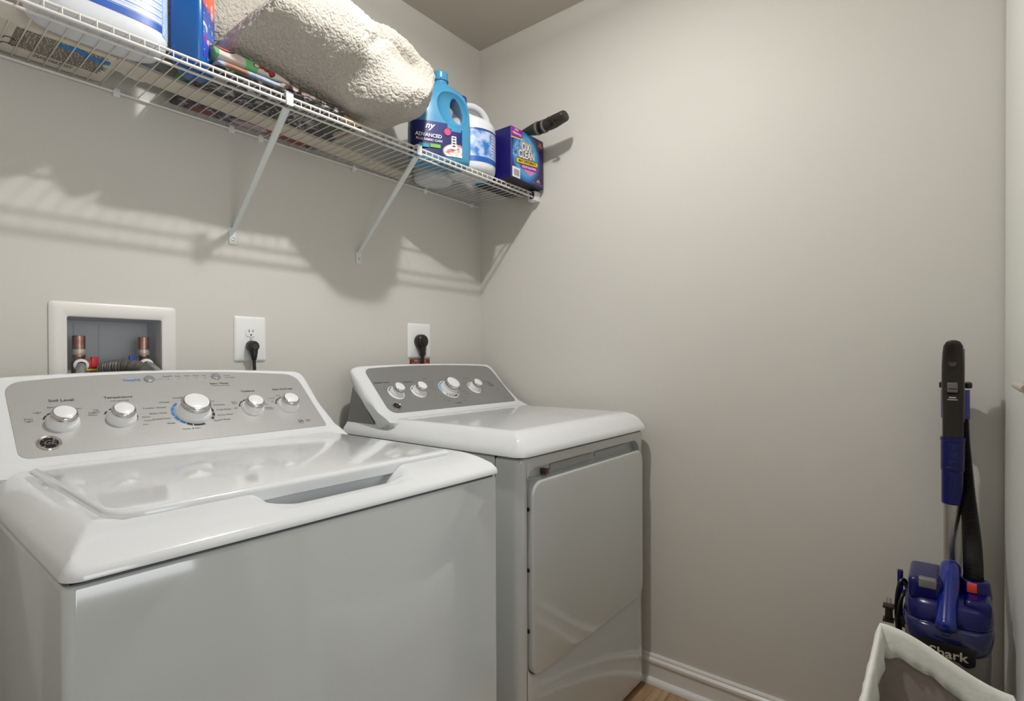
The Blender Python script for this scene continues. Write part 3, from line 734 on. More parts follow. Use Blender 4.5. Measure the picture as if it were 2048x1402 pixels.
def pattern_mat(name, build, rough=.4, **kw):
    m = bpy.data.materials.new(name); m.use_nodes = True; nt = m.node_tree; b = nt.nodes['Principled BSDF']; b.inputs['Roughness'].default_value = rough
    tc = nt.nodes.new('ShaderNodeTexCoord'); c = build(nt, tc, b); nt.links.new(c, b.inputs['Base Color'])
    return m
def N_(nt, typ, **kw):
    n = nt.nodes.new(typ)
    for k_, v_ in kw.items():
        if k_ == 'op': n.operation = v_
        elif isinstance(k_, str) and k_.startswith('i_'): n.inputs[int(k_[2:])].default_value = v_
        else: setattr(n, k_, v_)
    return n
def ramp(nt, src, stops, const=False):
    r = nt.nodes.new('ShaderNodeValToRGB'); cr = r.color_ramp
    if const: cr.interpolation = 'CONSTANT'
    while len(cr.elements) < len(stops): cr.elements.new(.5)
    for e, (p, c) in zip(cr.elements, stops): e.position = p; e.color = (*lin(c), 1)
    nt.links.new(src, r.inputs['Fac']); return r.outputs['Color']
def maprange(nt, src, a, b):
    m = nt.nodes.new('ShaderNodeMapRange'); m.inputs[1].default_value = a; m.inputs[2].default_value = b; nt.links.new(src, m.inputs[0]); return m.outputs[0]
def dist(nt, tc, p, sc=(1, 1, 1)):
    mp = nt.nodes.new('ShaderNodeMapping'); mp.vector_type = 'POINT'; mp.inputs['Scale'].default_value = sc
    mp.inputs['Location'].default_value = tuple(-a*b for a, b in zip(p, sc))
    nt.links.new(tc.outputs['Object'], mp.inputs['Vector'])
    l = nt.nodes.new('ShaderNodeVectorMath'); l.operation = 'LENGTH'; nt.links.new(mp.outputs[0], l.inputs[0]); return l.outputs['Value']
def mixc(nt, fac, a, b):
    m = nt.nodes.new('ShaderNodeMix'); m.data_type = 'RGBA'; nt.links.new(fac, m.inputs[0])
    for s, v in ((6, a), (7, b)):
        if isinstance(v, tuple): m.inputs[s].default_value = (*lin(v), 1)
        else: nt.links.new(v, m.inputs[s])
    return m.outputs[2]
def less(nt, src, v, soft=0):
    if soft:
        m = nt.nodes.new('ShaderNodeMapRange'); m.inputs[1].default_value = v+soft; m.inputs[2].default_value = v-soft; nt.links.new(src, m.inputs[0]); return m.outputs[0]
    n = N_(nt, 'ShaderNodeMath', op='LESS_THAN'); nt.links.new(src, n.inputs[0]); n.inputs[1].default_value = v; return n.outputs[0]
def axis(nt, tc, i):
    s = nt.nodes.new('ShaderNodeSeparateXYZ'); nt.links.new(tc.outputs['Object'], s.inputs[0]); return s.outputs[i]

# --- pale wooden slat under the blankets
sl = MB(); a, b = Vector((-1.36, -.140, ZS)), Vector((-.448, -.040, ZS)); d = (b-a).normalized(); q = Vector((-d.y, d.x, 0))*.0315
sl.rings([[p+s*q+Vector((0, 0, h)) for s, h in ((-1, .0003), (1, .0003), (1, .0075), (-1, .0075))] for p in (a, b)])
tag(sl.build('slat', mat('pale_slat', (206, 198, 184), .5, var=(14, .04)), smooth=False, origin=a), 'long flat beige slat lying on the shelf wires under the blankets', 'board')

# --- printed plastic pack at the far left (seen from below)
pk = thing('plastic_pack', (-1.47, -.11, ZS), 'white printed plastic pack lying on the shelf at far left, behind the jug', 'pack')
mb = MB()
R = []
for z, i in ((ZS+.0004, .006), (ZS+.003, 0), (ZS+.030, -.002), (ZS+.040, .006), (ZS+.044, .020)):
    R.append([(x, y, z+(.001*math.sin(x*90+y*60) if z > ZS+.002 else 0)) for x, y in rrect(-1.66+i, -1.350-i, -.164+i, -.012-i, .012, 4)])
mb.rings(R); mb.build('wrap', mat('pack_plastic', (214, 208, 196), .35), pk)
mb = MB(); zt = ZS+.0001
rnd = random.Random(3)
for j in range(17):
    y = -.150+j*.0062 if j < 15 else -.050+(j-15)*.008
    x = -1.520 if j < 15 else -1.478
    x_end = -1.372 if j < 15 else -1.415
    while x < x_end:
        wd = rnd.choice((.004, .006, .009, .012)); h_ = .0019
        mb.poly([(x, y+h_, zt-.0002), (x+wd, y+h_, zt-.0002), (x+wd, y-h_, zt-.0002), (x, y-h_, zt-.0002)]); x += wd+.0014
mb.build('lettering', mat('brown_grey_print', (96, 84, 74), .6), pk, smooth=False)
mb = MB()
for cx, cy in ((-1.552, -.085), (-1.552, -.055)):
    mb.poly([(cx+.014*math.cos(t), cy+.010*math.sin(t), zt-.0002) for t in [2*PI*j/20 for j in range(20)]])
mb.build('symbol', M_printk, pk, smooth=False)
for cx, cy in ((-1.522, -.085), (-1.522, -.055)):
    arcs((cx, cy, zt), (-1, 0, 0), (0, 1, 0), .0085, .0115, [(200, 380)], .0002).build('symbol', M_printk, pk, smooth=False)
mb = MB(); mb.rings([[(x, y+.004*math.sin(x*80), zt-.0004) for x, y in ((-1.452, -.140), (-1.425, -.152), (-1.395, -.140), (-1.366, -.136))], [(x, y+.004*math.sin(x*80), zt-.0004) for x, y in ((-1.455, -.124), (-1.425, -.130), (-1.395, -.119), (-1.362, -.118))]], False, False, closed=False)
mb.build('blue_strip', mat('blue_tape', (10, 120, 190), .4), pk, smooth=False)

# --- crumpled white plastic bag tucked beside it
bg = MB(); N = 26; G = []
bm_ = bmesh.new(); bmesh.ops.create_icosphere(bm_, subdivisions=4, radius=1)
for v in bm_.verts:
    c = v.co.copy(); nn = noise.noise(c*2.2)*.35+noise.noise(c*5.1)*.15
    v.co = Vector((-1.300+c.x*.042*(1+nn), -.100+c.y*.040*(1+nn), ZS+.030+c.z*.029*(1+nn*.6)))
    v.co.z = max(v.co.z, ZS+.0003)
bg.merge(bm_)
tag(bg.build('plastic_bag', mat('thin_white_film', (226, 228, 226), .25), origin=(-1.3, -.1, ZS), angle=180), 'small crumpled white plastic bag behind the large white jug', 'bag')

# --- large white jug at the left (cut by the frame)
jg = thing('detergent_jug', (-1.405, -.225, ZS), 'large white jug with a blue striped label at left, top cut by the frame', 'jug')
prof = [(ZS+.0005, .090, .040), (ZS+.002, .104, .050), (ZS+.010, .113, .056), (ZS+.028, .118, .058), (ZS+.17, .118, .058), (ZS+.195, .112, .055), (ZS+.225, .080, .048), (ZS+.240, .034, .034, -.04, 0, 2), (ZS+.262, .031, .031, -.04, 0, 2)]
M_jugw = mat('white_hdpe', (218, 222, 228), .36)
mb = MB(); mb.rings(body_loft(prof, -1.405, -.226, 0, 3.2, 64)); mb.build('body', M_jugw, jg, angle=60)
mb = MB(); mb.lathe([(.036, 0), (.036, .03), (.033, .034), (0, .034)], (-1.445, -.226, ZS+.262), (0, 0, 1), 28); mb.build('cap', M_bluebr, jg, angle=50)
mb = MB(); mb.tube(catmull([(-1.415, -.226, ZS+.235), (-1.37, -.226, ZS+.262), (-1.315, -.226, ZS+.245), (-1.296, -.226, ZS+.19)], 6), .014, 14); mb.build('handle', M_jugw, jg)
def lab1(nt, tc, b):
    z = axis(nt, tc, 2); x = axis(nt, tc, 0)
    wv_ = N_(nt, 'ShaderNodeMath', op='MULTIPLY'); nt.links.new(z, wv_.inputs[0]); wv_.inputs[1].default_value = 72
    fr = N_(nt, 'ShaderNodeMath', op='FRACT'); nt.links.new(wv_.outputs[0], fr.inputs[0])
    c = ramp(nt, fr.outputs[0], [(0, (40, 96, 176)), (.14, (196, 208, 228)), (.6, (160, 176, 218)), (.75, (200, 212, 230))], True)
    c = mixc(nt, less(nt, x, -.045), c, (22, 72, 168)); return mixc(nt, less(nt, z, .055), c, (30, 84, 176))
def zt1(z): return 1.0
patch(-1.405, -.226, 0, .118, .058, 3.2, 238, 318, ZS+.040, ZS+.168, N=30).build('label', pattern_mat('striped_jug_label', lab1, .35), jg, angle=180)
def lab2(nt, tc, b):
    n = N_(nt, 'ShaderNodeTexNoise'); n.inputs['Scale'].default_value = 240; nt.links.new(tc.outputs['Object'], n.inputs['Vector'])
    return ramp(nt, n.outputs['Fac'], [(.40, (150, 180, 222)), (.6, (196, 212, 236))])
patch(-1.405, -.226, 0, .118, .058, 3.2, 318.6, 352, ZS+.034, ZS+.168, N=16).build('label', pattern_mat('speckled_jug_label', lab2, .4), jg, angle=180)

# --- blue bottle with the orange label
rb = math.radians(-37.4)
bb = thing('detergent_bottle', (-1.231, -.232, ZS), 'dark blue bottle with an orange label between the white jug and the blankets', 'bottle')
prof = [(ZS+.0005, .026, .038), (ZS+.003, .032, .045), (ZS+.012, .036, .051), (ZS+.20, .036, .051), (ZS+.225, .030, .044), (ZS+.245, .018, .018, 0, 0, 2), (ZS+.262, .018, .018, 0, 0, 2)]
M_bluebot = mat('blue_bottle_plastic', (14, 92, 168), .28, coat=.2)
mb = MB(); mb.rings(body_loft(prof, -1.231, -.232, rb, 5, 64)); mb.build('body', M_bluebot, bb, angle=60)
mb = MB(); mb.lathe([(.021, 0), (.021, .028), (.018, .031), (0, .031)], (-1.231, -.232, ZS+.258), (0, 0, 1), 24); mb.build('cap', mat('orange_cap', (226, 92, 50), .35), bb, angle=50)
def lab3(nt, tc, b):
    z = axis(nt, tc, 2)
    c = ramp(nt, maprange(nt, z, 0, .22), [(0, (30, 60, 170)), (.24, (60, 80, 190)), (.30, (150, 60, 160)), (.36, (60, 120, 200)), (.62, (70, 70, 150)), (.66, (228, 96, 62)), (.9, (232, 110, 70))])
    n = N_(nt, 'ShaderNodeTexNoise'); n.inputs['Scale'].default_value = 55; nt.links.new(tc.outputs['Object'], n.inputs['Vector'])
    c = mixc(nt, less(nt, n.outputs['Fac'], .40, .02), c, (206, 200, 214))
    return c
patch(-1.231, -.232, rb, .036, .051, 5, -38, 38, ZS+.022, ZS+.19, N=20, M=10).build('label', pattern_mat('orange_bottle_label', lab3, .35), bb, angle=180)

# --- stack of folded blankets
def fleece(name, col_build, label, x0, x1, y0, y1, zf, seed, taper=None, nx=90, ny=36, cat='blanket'):
    """folded blanket: closed wavy slab; zf(x) -> (z0, z1)"""
    mb = MB(); R = []
    for i in range(nx+1):
        x = x0+(x1-x0)*i/nx; e = min(i, nx-i)/nx; endk = min(1, e/.03) if e < .03 else 1; endk = math.sqrt(max(.02, 1-(1-endk)**2))
        z0, z1 = zf(x); zm = (z0+z1)/2; h = (z1-z0)/2*endk; ring = []
        ya = y0(x) if callable(y0) else y0
        for k in range(ny*2):
            t = 2*PI*k/(ny*2); c, s = math.cos(t), math.sin(t)
            yy = (ya+y1)/2+(y1-ya)/2*math.copysign(abs(c)**.30, c)*(.97+.03*endk); zz = zm+h*math.copysign(abs(s)**(.75 if s > 0 else .35), s)
            p = Vector((x*7+seed, yy*7, zz*9)); wv_ = noise.noise(p)*.010
            zz2 = zz+noise.noise(Vector((x*11, yy*13, seed)))*.003*(1 if s > 0 else .2)
            ring.append((x+noise.noise(Vector((x*20, seed, zz*30)))*.002, yy+wv_*.6+noise.noise(Vector((x*25, zz*60, seed)))*.003, max(zz2, z0+.0003 if s < 0 else zz2)))
        R.append(ring)
    mb.rings(R)
    m = pattern_mat(name+'_fabric', col_build, .95)
    b = m.node_tree.nodes['Principled BSDF']; b.inputs['Sheen Weight'].default_value = .3
    nt = m.node_tree; tc = nt.nodes.new('ShaderNodeTexCoord'); n = nt.nodes.new('ShaderNodeTexNoise'); n.inputs['Scale'].default_value = 320; nt.links.new(tc.outputs['Object'], n.inputs['Vector'])
    bp = nt.nodes.new('ShaderNodeBump'); bp.inputs['Distance'].default_value = .002; bp.inputs['Strength'].default_value = .6; nt.links.new(n.outputs['Fac'], bp.inputs['Height']); nt.links.new(bp.outputs[0], b.inputs['Normal'])
    o = mb.build('folded_blanket', m, angle=180, origin=((x0+x1)/2, -.15, ZS)); return tag(o, label, cat, None)
ZB = ZS+.0082
_TP = ((-1.26, .062), (-1.16, .061), (-1.11, .058), (-1.074, .054), (-1.055, .047), (-1.034, .040), (-1.0, .033), (-.946, .025), (-.854, .006), (-.80, .001), (-.4, .0005))
def pile_top(x):
    if x <= _TP[0][0]: return ZB+_TP[0][1]
    for (a, h), (b, g) in zip(_TP[:-1], _TP[1:]):
        if x <= b: return ZB+h+(g-h)*(x-a)/(b-a)
    return ZB+_TP[-1][1]
def col_dark(nt, tc, b):
    n = N_(nt, 'ShaderNodeTexNoise'); n.inputs['Scale'].default_value = 34; n.inputs['Detail'].default_value = 3; n.inputs['Distortion'].default_value = 1.6
    nt.links.new(tc.outputs['Object'], n.inputs['Vector'])
    c = ramp(nt, n.outputs['Fac'], [(.40, (20, 18, 18)), (.50, (34, 31, 32)), (.56, (112, 108, 110)), (.66, (176, 172, 174))])
    for p, sc, col, r in (((-.13, .13, -.004), (1, 1.6, 1), (124, 34, 28), .035), ((.10, .125, -.004), (.55, 1.6, 1), (132, 40, 32), .045), ((.00, .125, -.004), (.8, 1.6, 1), (196, 160, 172), .040), ((-.03, .150, -.004), (.7, 2.4, 1), (82, 58, 140), .032),
                          ((.155, -.055, .0), (1, 1, 1), (40, 62, 26), .045), ((.165, -.13, .006), (1, 1.4, 1), (190, 148, 84), .036), ((.215, -.03, .006), (1.0, 1, 1), (170, 152, 134), .042), ((-.18, -.08, 0), (1, 1, 1), (168, 158, 146), .022)):
        n2 = dist(nt, tc, p, sc); c = mixc(nt, less(nt, n2, r, .003), c, col)
    return c
fleece('dark_blanket', col_dark, 'black and grey printed fleece blanket, lowest of the folded pile', -1.205, -.800, -.292, -.006, lambda x: (ZB, min(ZB+.007+.006*smooth(-1.14, -1.0, x), pile_top(x)-.001)), 1.3)
def col_blue(nt, tc, b):
    n = N_(nt, 'ShaderNodeTexNoise'); n.inputs['Scale'].default_value = 20; nt.links.new(tc.outputs['Object'], n.inputs['Vector'])
    c = ramp(nt, n.outputs['Fac'], [(.4, (164, 184, 208)), (.6, (196, 208, 224))])
    c = mixc(nt, less(nt, dist(nt, tc, (-.125, -.135, .022), (1, 1, 1.5)), .026, .004), c, (176, 128, 104))
    x = axis(nt, tc, 0); k = less(nt, x, -.02, .01)
    n2 = N_(nt, 'ShaderNodeTexNoise'); n2.inputs['Scale'].default_value = 55; n2.inputs['Distortion'].default_value = 1; nt.links.new(tc.outputs['Object'], n2.inputs['Vector'])
    d_ = ramp(nt, n2.outputs['Fac'], [(.42, (24, 20, 20)), (.5, (110, 84, 76)), (.58, (190, 170, 162))])
    return mixc(nt, k, d_, c)
fleece('blue_blanket', col_blue, 'pale blue fleece blanket with a brown patch, middle of the pile', -1.200, -.865, -.288, -.02, lambda x: (ZB+.008+.004*smooth(-1.15, -.98, x), max(ZB+.014, (ZB+.026)*(1-smooth(-1.06, -1.02, x))+pile_top(x)*smooth(-1.06, -1.02, x))), 4.1)
def col_green(nt, tc, b):
    x = axis(nt, tc, 0)
    c = ramp(nt, maprange(nt, x, -.12, .12), [(0, (108, 170, 120)), (.17, (206, 200, 190)), (.42, (118, 190, 120)), (.54, (208, 202, 192)), (.90, (120, 200, 122))], True)
    def blob(c, p, sc, r, col, edge=.0035):
        d = dist(nt, tc, p, sc); c = mixc(nt, less(nt, d, r+edge), c, (26, 20, 22)); return mixc(nt, less(nt, d, r), c, col)
    c = blob(c, (-.066, -.135, .072), (.62, .4, 1.0), .0165, (206, 52, 54))
    for p, r in (((.018, -.135, .056), .0075), ((.030, -.135, .051), .0065), ((.042, -.135, .046), .0070)): c = blob(c, p, (1, .3, 1), r, (176, 26, 34), .002)
    c = blob(c, (-.062, -.135, .076), (1, .3, 1), .0035, (214, 206, 198), .002)
    c = blob(c, (.007, -.135, .050), (1, .3, 1.4), .006, (214, 206, 198), .002)
    return c
fleece('striped_blanket', col_green, 'white and green striped fleece blanket with red shapes, top of the folded pile', -1.207, -1.026, -.286, -.03, lambda x: (ZB+.026, pile_top(x)+.001), 8.2)

# --- big cream sherpa blanket bundle
def sherpa():
    mb = MB(); NU, NV = 300, 300; R = []
    xa, xb = -1.235, -.640
    for i in range(NU+1):
        u = i/NU; x0 = xa+(xb-xa)*u
        e0 = u*(xb-xa)/.05; e1 = (1-u)*(xb-xa)/.085
        en = min(1, e0, e1) ; en = math.sqrt(max(1e-4, 1-(1-en)**2.2))
        top = 2.150-.055*smooth(-1.15, -.95, x0)-.030*smooth(-.97, -.78, x0)-.088*smooth(-.80, -.63, x0)
        bot = pile_top(x0)+.0015
        zc = bot+(top-bot)*.42; R_ = []
        yf, yb_ = -.318, -.035-.13*smooth(-.80, -.66, x0)
        for k in range(NV):
            t = 2*PI*k/NV; c, s = math.cos(t), math.sin(t)
            y = (yf+yb_)/2+(yb_-yf)/2*math.copysign(abs(c)**.62, c)*(.35+.65*en)
            z = (zc+(top-zc)*abs(s)**.68*en) if s > 0 else (zc-(zc-bot)*abs(s)**.60*(.30+.70*en if x0 < -.9 else en))
            if c < 0: y -= .105*smooth(-.98, -.76, x0)*(1-.45*smooth(-.72, -.64, x0))*(1-smooth(1.84, 1.99, z))*smooth(.25, .8, abs(c))
            if c < 0: y -= .085*smooth(1.80, 1.93, z)*(1-smooth(1.97, 2.12, z))*(1-.55*smooth(-.98, -.80, x0))*(1-.7*smooth(-.72, -.64, x0))*smooth(.15, .7, abs(c))
            if s < 0: y += .03*abs(s)*(1-abs(c))
            x = x0+.82*(z-1.80)-.10*max(0, z-2.02)-.036*smooth(-.84, -.66, x0)
            R_.append(Vector((x, y, z)))
        R.append(R_)
    n = len(R)
    bv = []
    def crease(p, a, b, w_, d_):      # valley along segment a-b in (x,z)
        ax, az = a; bx, bz = b; L2 = (bx-ax)**2+(bz-az)**2
        t = max(0, min(1, ((p.x-ax)*(bx-ax)+(p.z-az)*(bz-az))/L2)); dd = math.hypot(p.x-ax-t*(bx-ax), p.z-az-t*(bz-az))
        return -d_*math.exp(-(dd/w_)**2)
    out = []
    for i in range(n):
        row = []
        for k in range(NV):
            p = R[i][k]
            a = R[min(i+1, n-1)][k]-R[max(i-1, 0)][k]; b = R[i][(k+1) % NV]-R[i][k-1]
            nr = b.cross(a); 
            if nr.length < 1e-9: nr = Vector((1 if i > n/2 else -1, 0, 0))
            nr.normalize()
            if nr.dot(p-Vector((-.85, -.17, 1.98))) < 0: nr = -nr
            d = noise.noise(p*6.0)*.016+noise.noise(p*14)*.006
            if p.y < -.12:
                d += crease(p, (-.93, 2.10), (-.80, 2.015), .020, .022)+crease(p, (-.80, 2.015), (-.68, 1.975), .016, .018)
                d += crease(p, (-.80, 2.01), (-.86, 1.935), .016, .014)+crease(p, (-1.09, 2.075), (-1.03, 2.045), .016, .016)
                d += -crease(p, (-.76, 2.045), (-.62, 1.985), .030, .012)
            # curly pile: tufts, denser relief on the upper side
            up_ = .45+.55*smooth(-.35, .75, nr.z+noise.noise(p*9)*.5)
            f = noise.noise(Vector((p.x*95, p.y*95, p.z*95)))+.6*noise.noise(Vector((p.x*210+5, p.y*210, p.z*210)))
            d += .0042*f*up_
            en = min(1, min(i, n-1-i)/5)
            q_ = p+nr*d*en
            q_.z = max(q_.z, ZB+.0005); q_.y = min(q_.y, -.006)
            row.append(q_)
        out.append(row)
    mb.rings(out)
    m = bpy.data.materials.new('cream_sherpa'); m.use_nodes = True; nt = m.node_tree; b = nt.nodes['Principled BSDF']
    b.inputs['Roughness'].default_value = 1.0; b.inputs['Sheen Weight'].default_value = .35; b.inputs['Specular IOR Level'].default_value = .1
    b.inputs['Base Color'].default_value = (*lin((182, 177, 168)), 1)
    tc = nt.nodes.new('ShaderNodeTexCoord')
    v = nt.nodes.new('ShaderNodeTexVoronoi'); v.inputs['Scale'].default_value = 170; v.feature = 'SMOOTH_F1'
    nz = nt.nodes.new('ShaderNodeTexNoise'); nz.inputs['Scale'].default_value = 90; nz.inputs['Detail'].default_value = 5
    vm = nt.nodes.new('ShaderNodeVectorMath'); vm.operation = 'MULTIPLY_ADD'; vm.inputs[1].default_value = (.012, .012, .012)
    nt.links.new(tc.outputs['Object'], nz.inputs['Vector']); nt.links.new(nz.outputs['Color'], vm.inputs[0]); nt.links.new(tc.outputs['Object'], vm.inputs[2]); nt.links.new(vm.outputs[0], v.inputs['Vector'])
    bp = nt.nodes.new('ShaderNodeBump'); bp.inputs['Distance'].default_value = .006; bp.inputs['Strength'].default_value = .85; bp.invert = True
    nt.links.new(v.outputs['Distance'], bp.inputs['Height']); nt.links.new(bp.outputs[0], b.inputs['Normal'])
    return tag(mb.build('sherpa_blanket', m, angle=180, origin=(-.90, -.18, ZS)), 'big bundled cream sherpa blanket on top of the folded pile', 'blanket')
sherpa_ob = sherpa()
# the back fold of the same blanket, seen beyond its slanting left edge
def roll():
    mb = MB(); R = []
    for i in range(90):
        u = i/89; x = -1.27+.30*u; en = math.sqrt(max(1e-3, 1-(1-min(1, u/.12, (1-u)/.12))**2)); ring = []
        for k in range(90):
            t = 2*PI*k/90; c, s = math.cos(t), math.sin(t)
            p = Vector((x, -.105+.080*c*en, 2.02+.150*s*en))
            ring.append(p+Vector((0, c, s))*(noise.noise(p*95)*.0035+noise.noise(p*14)*.008))
        R.append(ring)
    mb.rings(R); return mb
roll().build('fold', bpy.data.materials['cream_sherpa'], sherpa_ob, angle=180)

# --- light blue fabric softener jug with grip hole
def boolean(ob, cutters):
    for c in cutters:
        md = ob.modifiers.new('cut', 'BOOLEAN'); md.operation = 'DIFFERENCE'; md.solver = 'EXACT'; md.object = c
    dg = bpy.context.evaluated_depsgraph_get(); me = bpy.data.meshes.new_from_object(ob.evaluated_get(dg))
    for c in cutters: bpy.data.objects.remove(c)
    ob.modifiers.clear(); old = ob.data; mats = [m for m in old.materials]; ob.data = me; bpy.data.meshes.remove(old)
    if not me.materials: [me.materials.append(m) for m in mats]
    me.name = ob.name
    for p in me.polygons: p.use_smooth = True
    try: me.set_sharp_from_angle(angle=math.radians(42))
    except Exception: pass
def ellip(cx, cy, cz, rx, ry, rz, rot, tilt=0, sub=4):
    t = bmesh.new(); bmesh.ops.create_icosphere(t, subdivisions=sub, radius=1)
    M = Matrix.Translation((cx, cy, cz)) @ Matrix.Rotation(rot, 4, 'Z') @ Matrix.Rotation(tilt, 4, 'Y') @ Matrix.Diagonal((rx, ry, rz, 1))
    bmesh.ops.transform(t, matrix=M, verts=t.verts[:]); return t
JR = math.radians(-28); JX, JY = -.452, -.222
M_sky = mat('sky_blue_plastic', (70, 146, 188), .30, coat=.2)
jb = thing('softener_jug', (JX, JY, ZS), 'light blue jug with an oval grip hole and dark blue label', 'jug')
def jl(x, y, z): return (JX+x*math.cos(JR)-y*math.sin(JR), JY+x*math.sin(JR)+y*math.cos(JR), z)
prof = [(ZS+.0006, .085, .040), (ZS+.003, .095, .048), (ZS+.012, .101, .054), (ZS+.055, .104, .056), (ZS+.125, .104, .056), (ZS+.170, .102, .055), (ZS+.210, .096, .051), (ZS+.236, .086, .045), (ZS+.256, .070, .036, .001, 0, 3), (ZS+.270, .044, .030, .003, 0, 2.4), (ZS+.279, .0245, .0245, .005, 0, 2), (ZS+.291, .023, .023, .005, 0, 2)]
def dens(P, m, nn=4.0):
    out = []
    for a, b in zip(P[:-1], P[1:]):
        a = tuple(a)+(0, 0, nn)[len(a)-3:] if len(a) < 6 else a; b = tuple(b)+(0, 0, nn)[len(b)-3:] if len(b) < 6 else b
        for k in range(m): out.append(tuple(a[i]+(b[i]-a[i])*k/m for i in range(6)))
    out.append(b); return out
mb = MB(); mb.rings(body_loft(dens(prof, 3), JX, JY, JR, 4, 96)); body = mb.build('body', M_sky, jb, angle=60)
bpy.context.view_layer.update()
cuts = []
def cutter(t, origin):
    me = bpy.data.meshes.new('c'); bmesh.ops.translate(t, verts=t.verts[:], vec=-Vector(origin)); t.to_mesh(me); t.free(); o = bpy.data.objects.new('c', me); COL.objects.link(o); o.location = origin
    return o
c = jl(.034, -.060, ZS+.185); cuts.append(cutter(ellip(*c, .054, .040, .068, JR, math.radians(-24)), (JX, JY, ZS)))
c = jl(.034, .062, ZS+.185); cuts.append(cutter(ellip(*c, .054, .040, .068, JR, math.radians(-24)), (JX, JY, ZS)))
c = jl(.053, .0, ZS+.184); cuts.append(cutter(ellip(*c, .019, .075, .050, JR, math.radians(-16)), (JX, JY, ZS)))
bpy.context.view_layer.update(); boolean(body, cuts)
mb = MB(); mb.lathe([(.027, 0), (.028, .002), (.0265, .005), (.0262, .006)]+[(.0255+.0006*(k % 2), .007+.0022*k) for k in range(10)]+[(.024, .031), (0, .032)], jl(.005, 0, ZS+.289), (0, 0, 1), 36); mb.build('cap', M_sky, jb, angle=50)
def lab4(nt, tc, b):
    z = axis(nt, tc, 2)
    c = ramp(nt, maprange(nt, z, .0, .16), [(0, (30, 120, 180)), (.12, (24, 40, 104)), (.3, (34, 34, 92)), (1, (40, 52, 130))])
    n = N_(nt, 'ShaderNodeTexNoise'); n.inputs['Scale'].default_value = 70; nt.links.new(tc.outputs['Object'], n.inputs['Vector'])
    fl = ramp(nt, n.outputs['Fac'], [(.38, (196, 120, 118)), (.48, (220, 200, 196)), (.6, (236, 230, 226))])
    return mixc(nt, less(nt, dist(nt, tc, (.010, -.075, .036), (1, 1, 1.7)), .046, .003), c, fl)
mb = patch(JX, JY, JR, .104, .056, 4, 186, 292, ZS+.020, ZS+.128, .0008, 40, 14)
# trim the label's upper right corner along a curve
bm_ = mb.bm; dl = []
for f in bm_.faces:
    cc = f.calc_center_median()-Vector((JX, JY, 0)); lx = cc.x*math.cos(-JR)-cc.y*math.sin(-JR); z = cc.z-ZS
    if z < .040+max(0, (lx+.03))*.45 and False: dl.append(f)
    if (lx-.040)**2/.062**2+(z-.192)**2/.088**2 < 1: dl.append(f)
bmesh.ops.delete(bm_, geom=dl, context='FACES')
lb = mb.build('label', pattern_mat('softener_label', lab4, .35), jb, angle=180)
fr_r = Vector((math.cos(JR), math.sin(JR), 0)); UP = Vector((0, 0, 1))
mb = MB(); text_bm(mb, 'ADVANCED', jl(-.052, -.0585, ZS+.079), fr_r, UP, .0165, .03, lift=.0006); text_bm(mb, 'PLUS FABRIC CARE', jl(-.050, -.0588, ZS+.064), fr_r, UP, .0105, .02, lift=.0006)
text_bm(mb, 'ny', jl(-.050, -.057, ZS+.112), fr_r, UP, .03, .03, lift=.0006, shear=.4)
mb.build('lettering', mat('white_print', (226, 222, 232), .5), lb, smooth=False)
mb = MB(); plane_poly(mb, jl(0, -.0592, ZS), fr_r, UP, [(-.047, .041), (-.012, .041), (-.012, .053), (-.047, .053)]); mb.build('green_bar', mat('green_print', (110, 176, 70), .5), lb, smooth=False)
mb = MB(); plane_poly(mb, jl(0, -.0590, ZS), fr_r, UP, [(-.085, .039), (-.050, .039), (-.050, .051), (-.085, .051)]); mb.build('teal_bar', mat('teal_print', (40, 140, 160), .5), lb, smooth=False)
mb = MB(); plane_poly(mb, jl(.012, -.0594, ZS+.099), fr_r, UP, [(.0115*math.cos(t), .0115*math.sin(t)) for t in [2*PI*j/24 for j in range(24)]]); dsk = mb.build('round_mark', mat('pink_print', (214, 60, 110), .5), lb, smooth=False)
mb = MB(); plane_poly(mb, jl(.034, -.0594, ZS+.066), fr_r, UP, rrect(-.0085, .0085, -.022, .022, .003)); mb.build('price_sticker', mat('sticker_white', (226, 224, 226), .5), lb, smooth=False)
mb = MB()
for j in range(4): plane_poly(mb, jl(.034, -.0597, ZS+.052+j*.009), fr_r, UP, [(-.005, 0), (.005, 0), (.005, .005), (-.005, .005)])
mb.build('barcode', M_print, lb, smooth=False)

# --- white bleach jug with a blue cap and open loop handle
bl = thing('bleach_jug', (-.304, -.235, ZS), 'white jug with blue cap, loop handle and blue label beside the box', 'jug')
prof = [(ZS+.0006, .068, .068), (ZS+.003, .077, .077), (ZS+.012, .0835, .0835), (ZS+.026, .085, .085), (ZS+.045, .0848, .0848), (ZS+.158, .0848, .0848), (ZS+.170, .083, .083), (ZS+.182, .077, .077, -.003), (ZS+.192, .064, .064, -.014), (ZS+.202, .046, .046, -.032), (ZS+.214, .030, .030, -.046), (ZS+.235, .0235, .0235, -.049), (ZS+.250, .019, .019, -.050), (ZS+.256, .019, .019, -.050)]
mb = MB(); mb.rings(body_loft(dens(prof, 2, 2.1), -.304, -.235, math.radians(-12), 2.1, 64)); mb.build('body', M_jugw, bl, angle=70)
mb = MB(); mb.lathe([(.020, 0), (.022, .001), (.0215, .022), (.018, .026), (0, .026)], (-.3489, -.2246, ZS+.249), (0, 0, 1), 30); mb.build('cap', mat('navy_cap', (18, 44, 140), .3), bl, angle=50)
hp = catmull([(-.345, -.2255, ZS+.232), (-.325, -.2297, ZS+.250), (-.295, -.236, ZS+.256), (-.262, -.243, ZS+.248), (-.240, -.2475, ZS+.226), (-.231, -.2495, ZS+.196), (-.2300, -.250, ZS+.160)], 8)
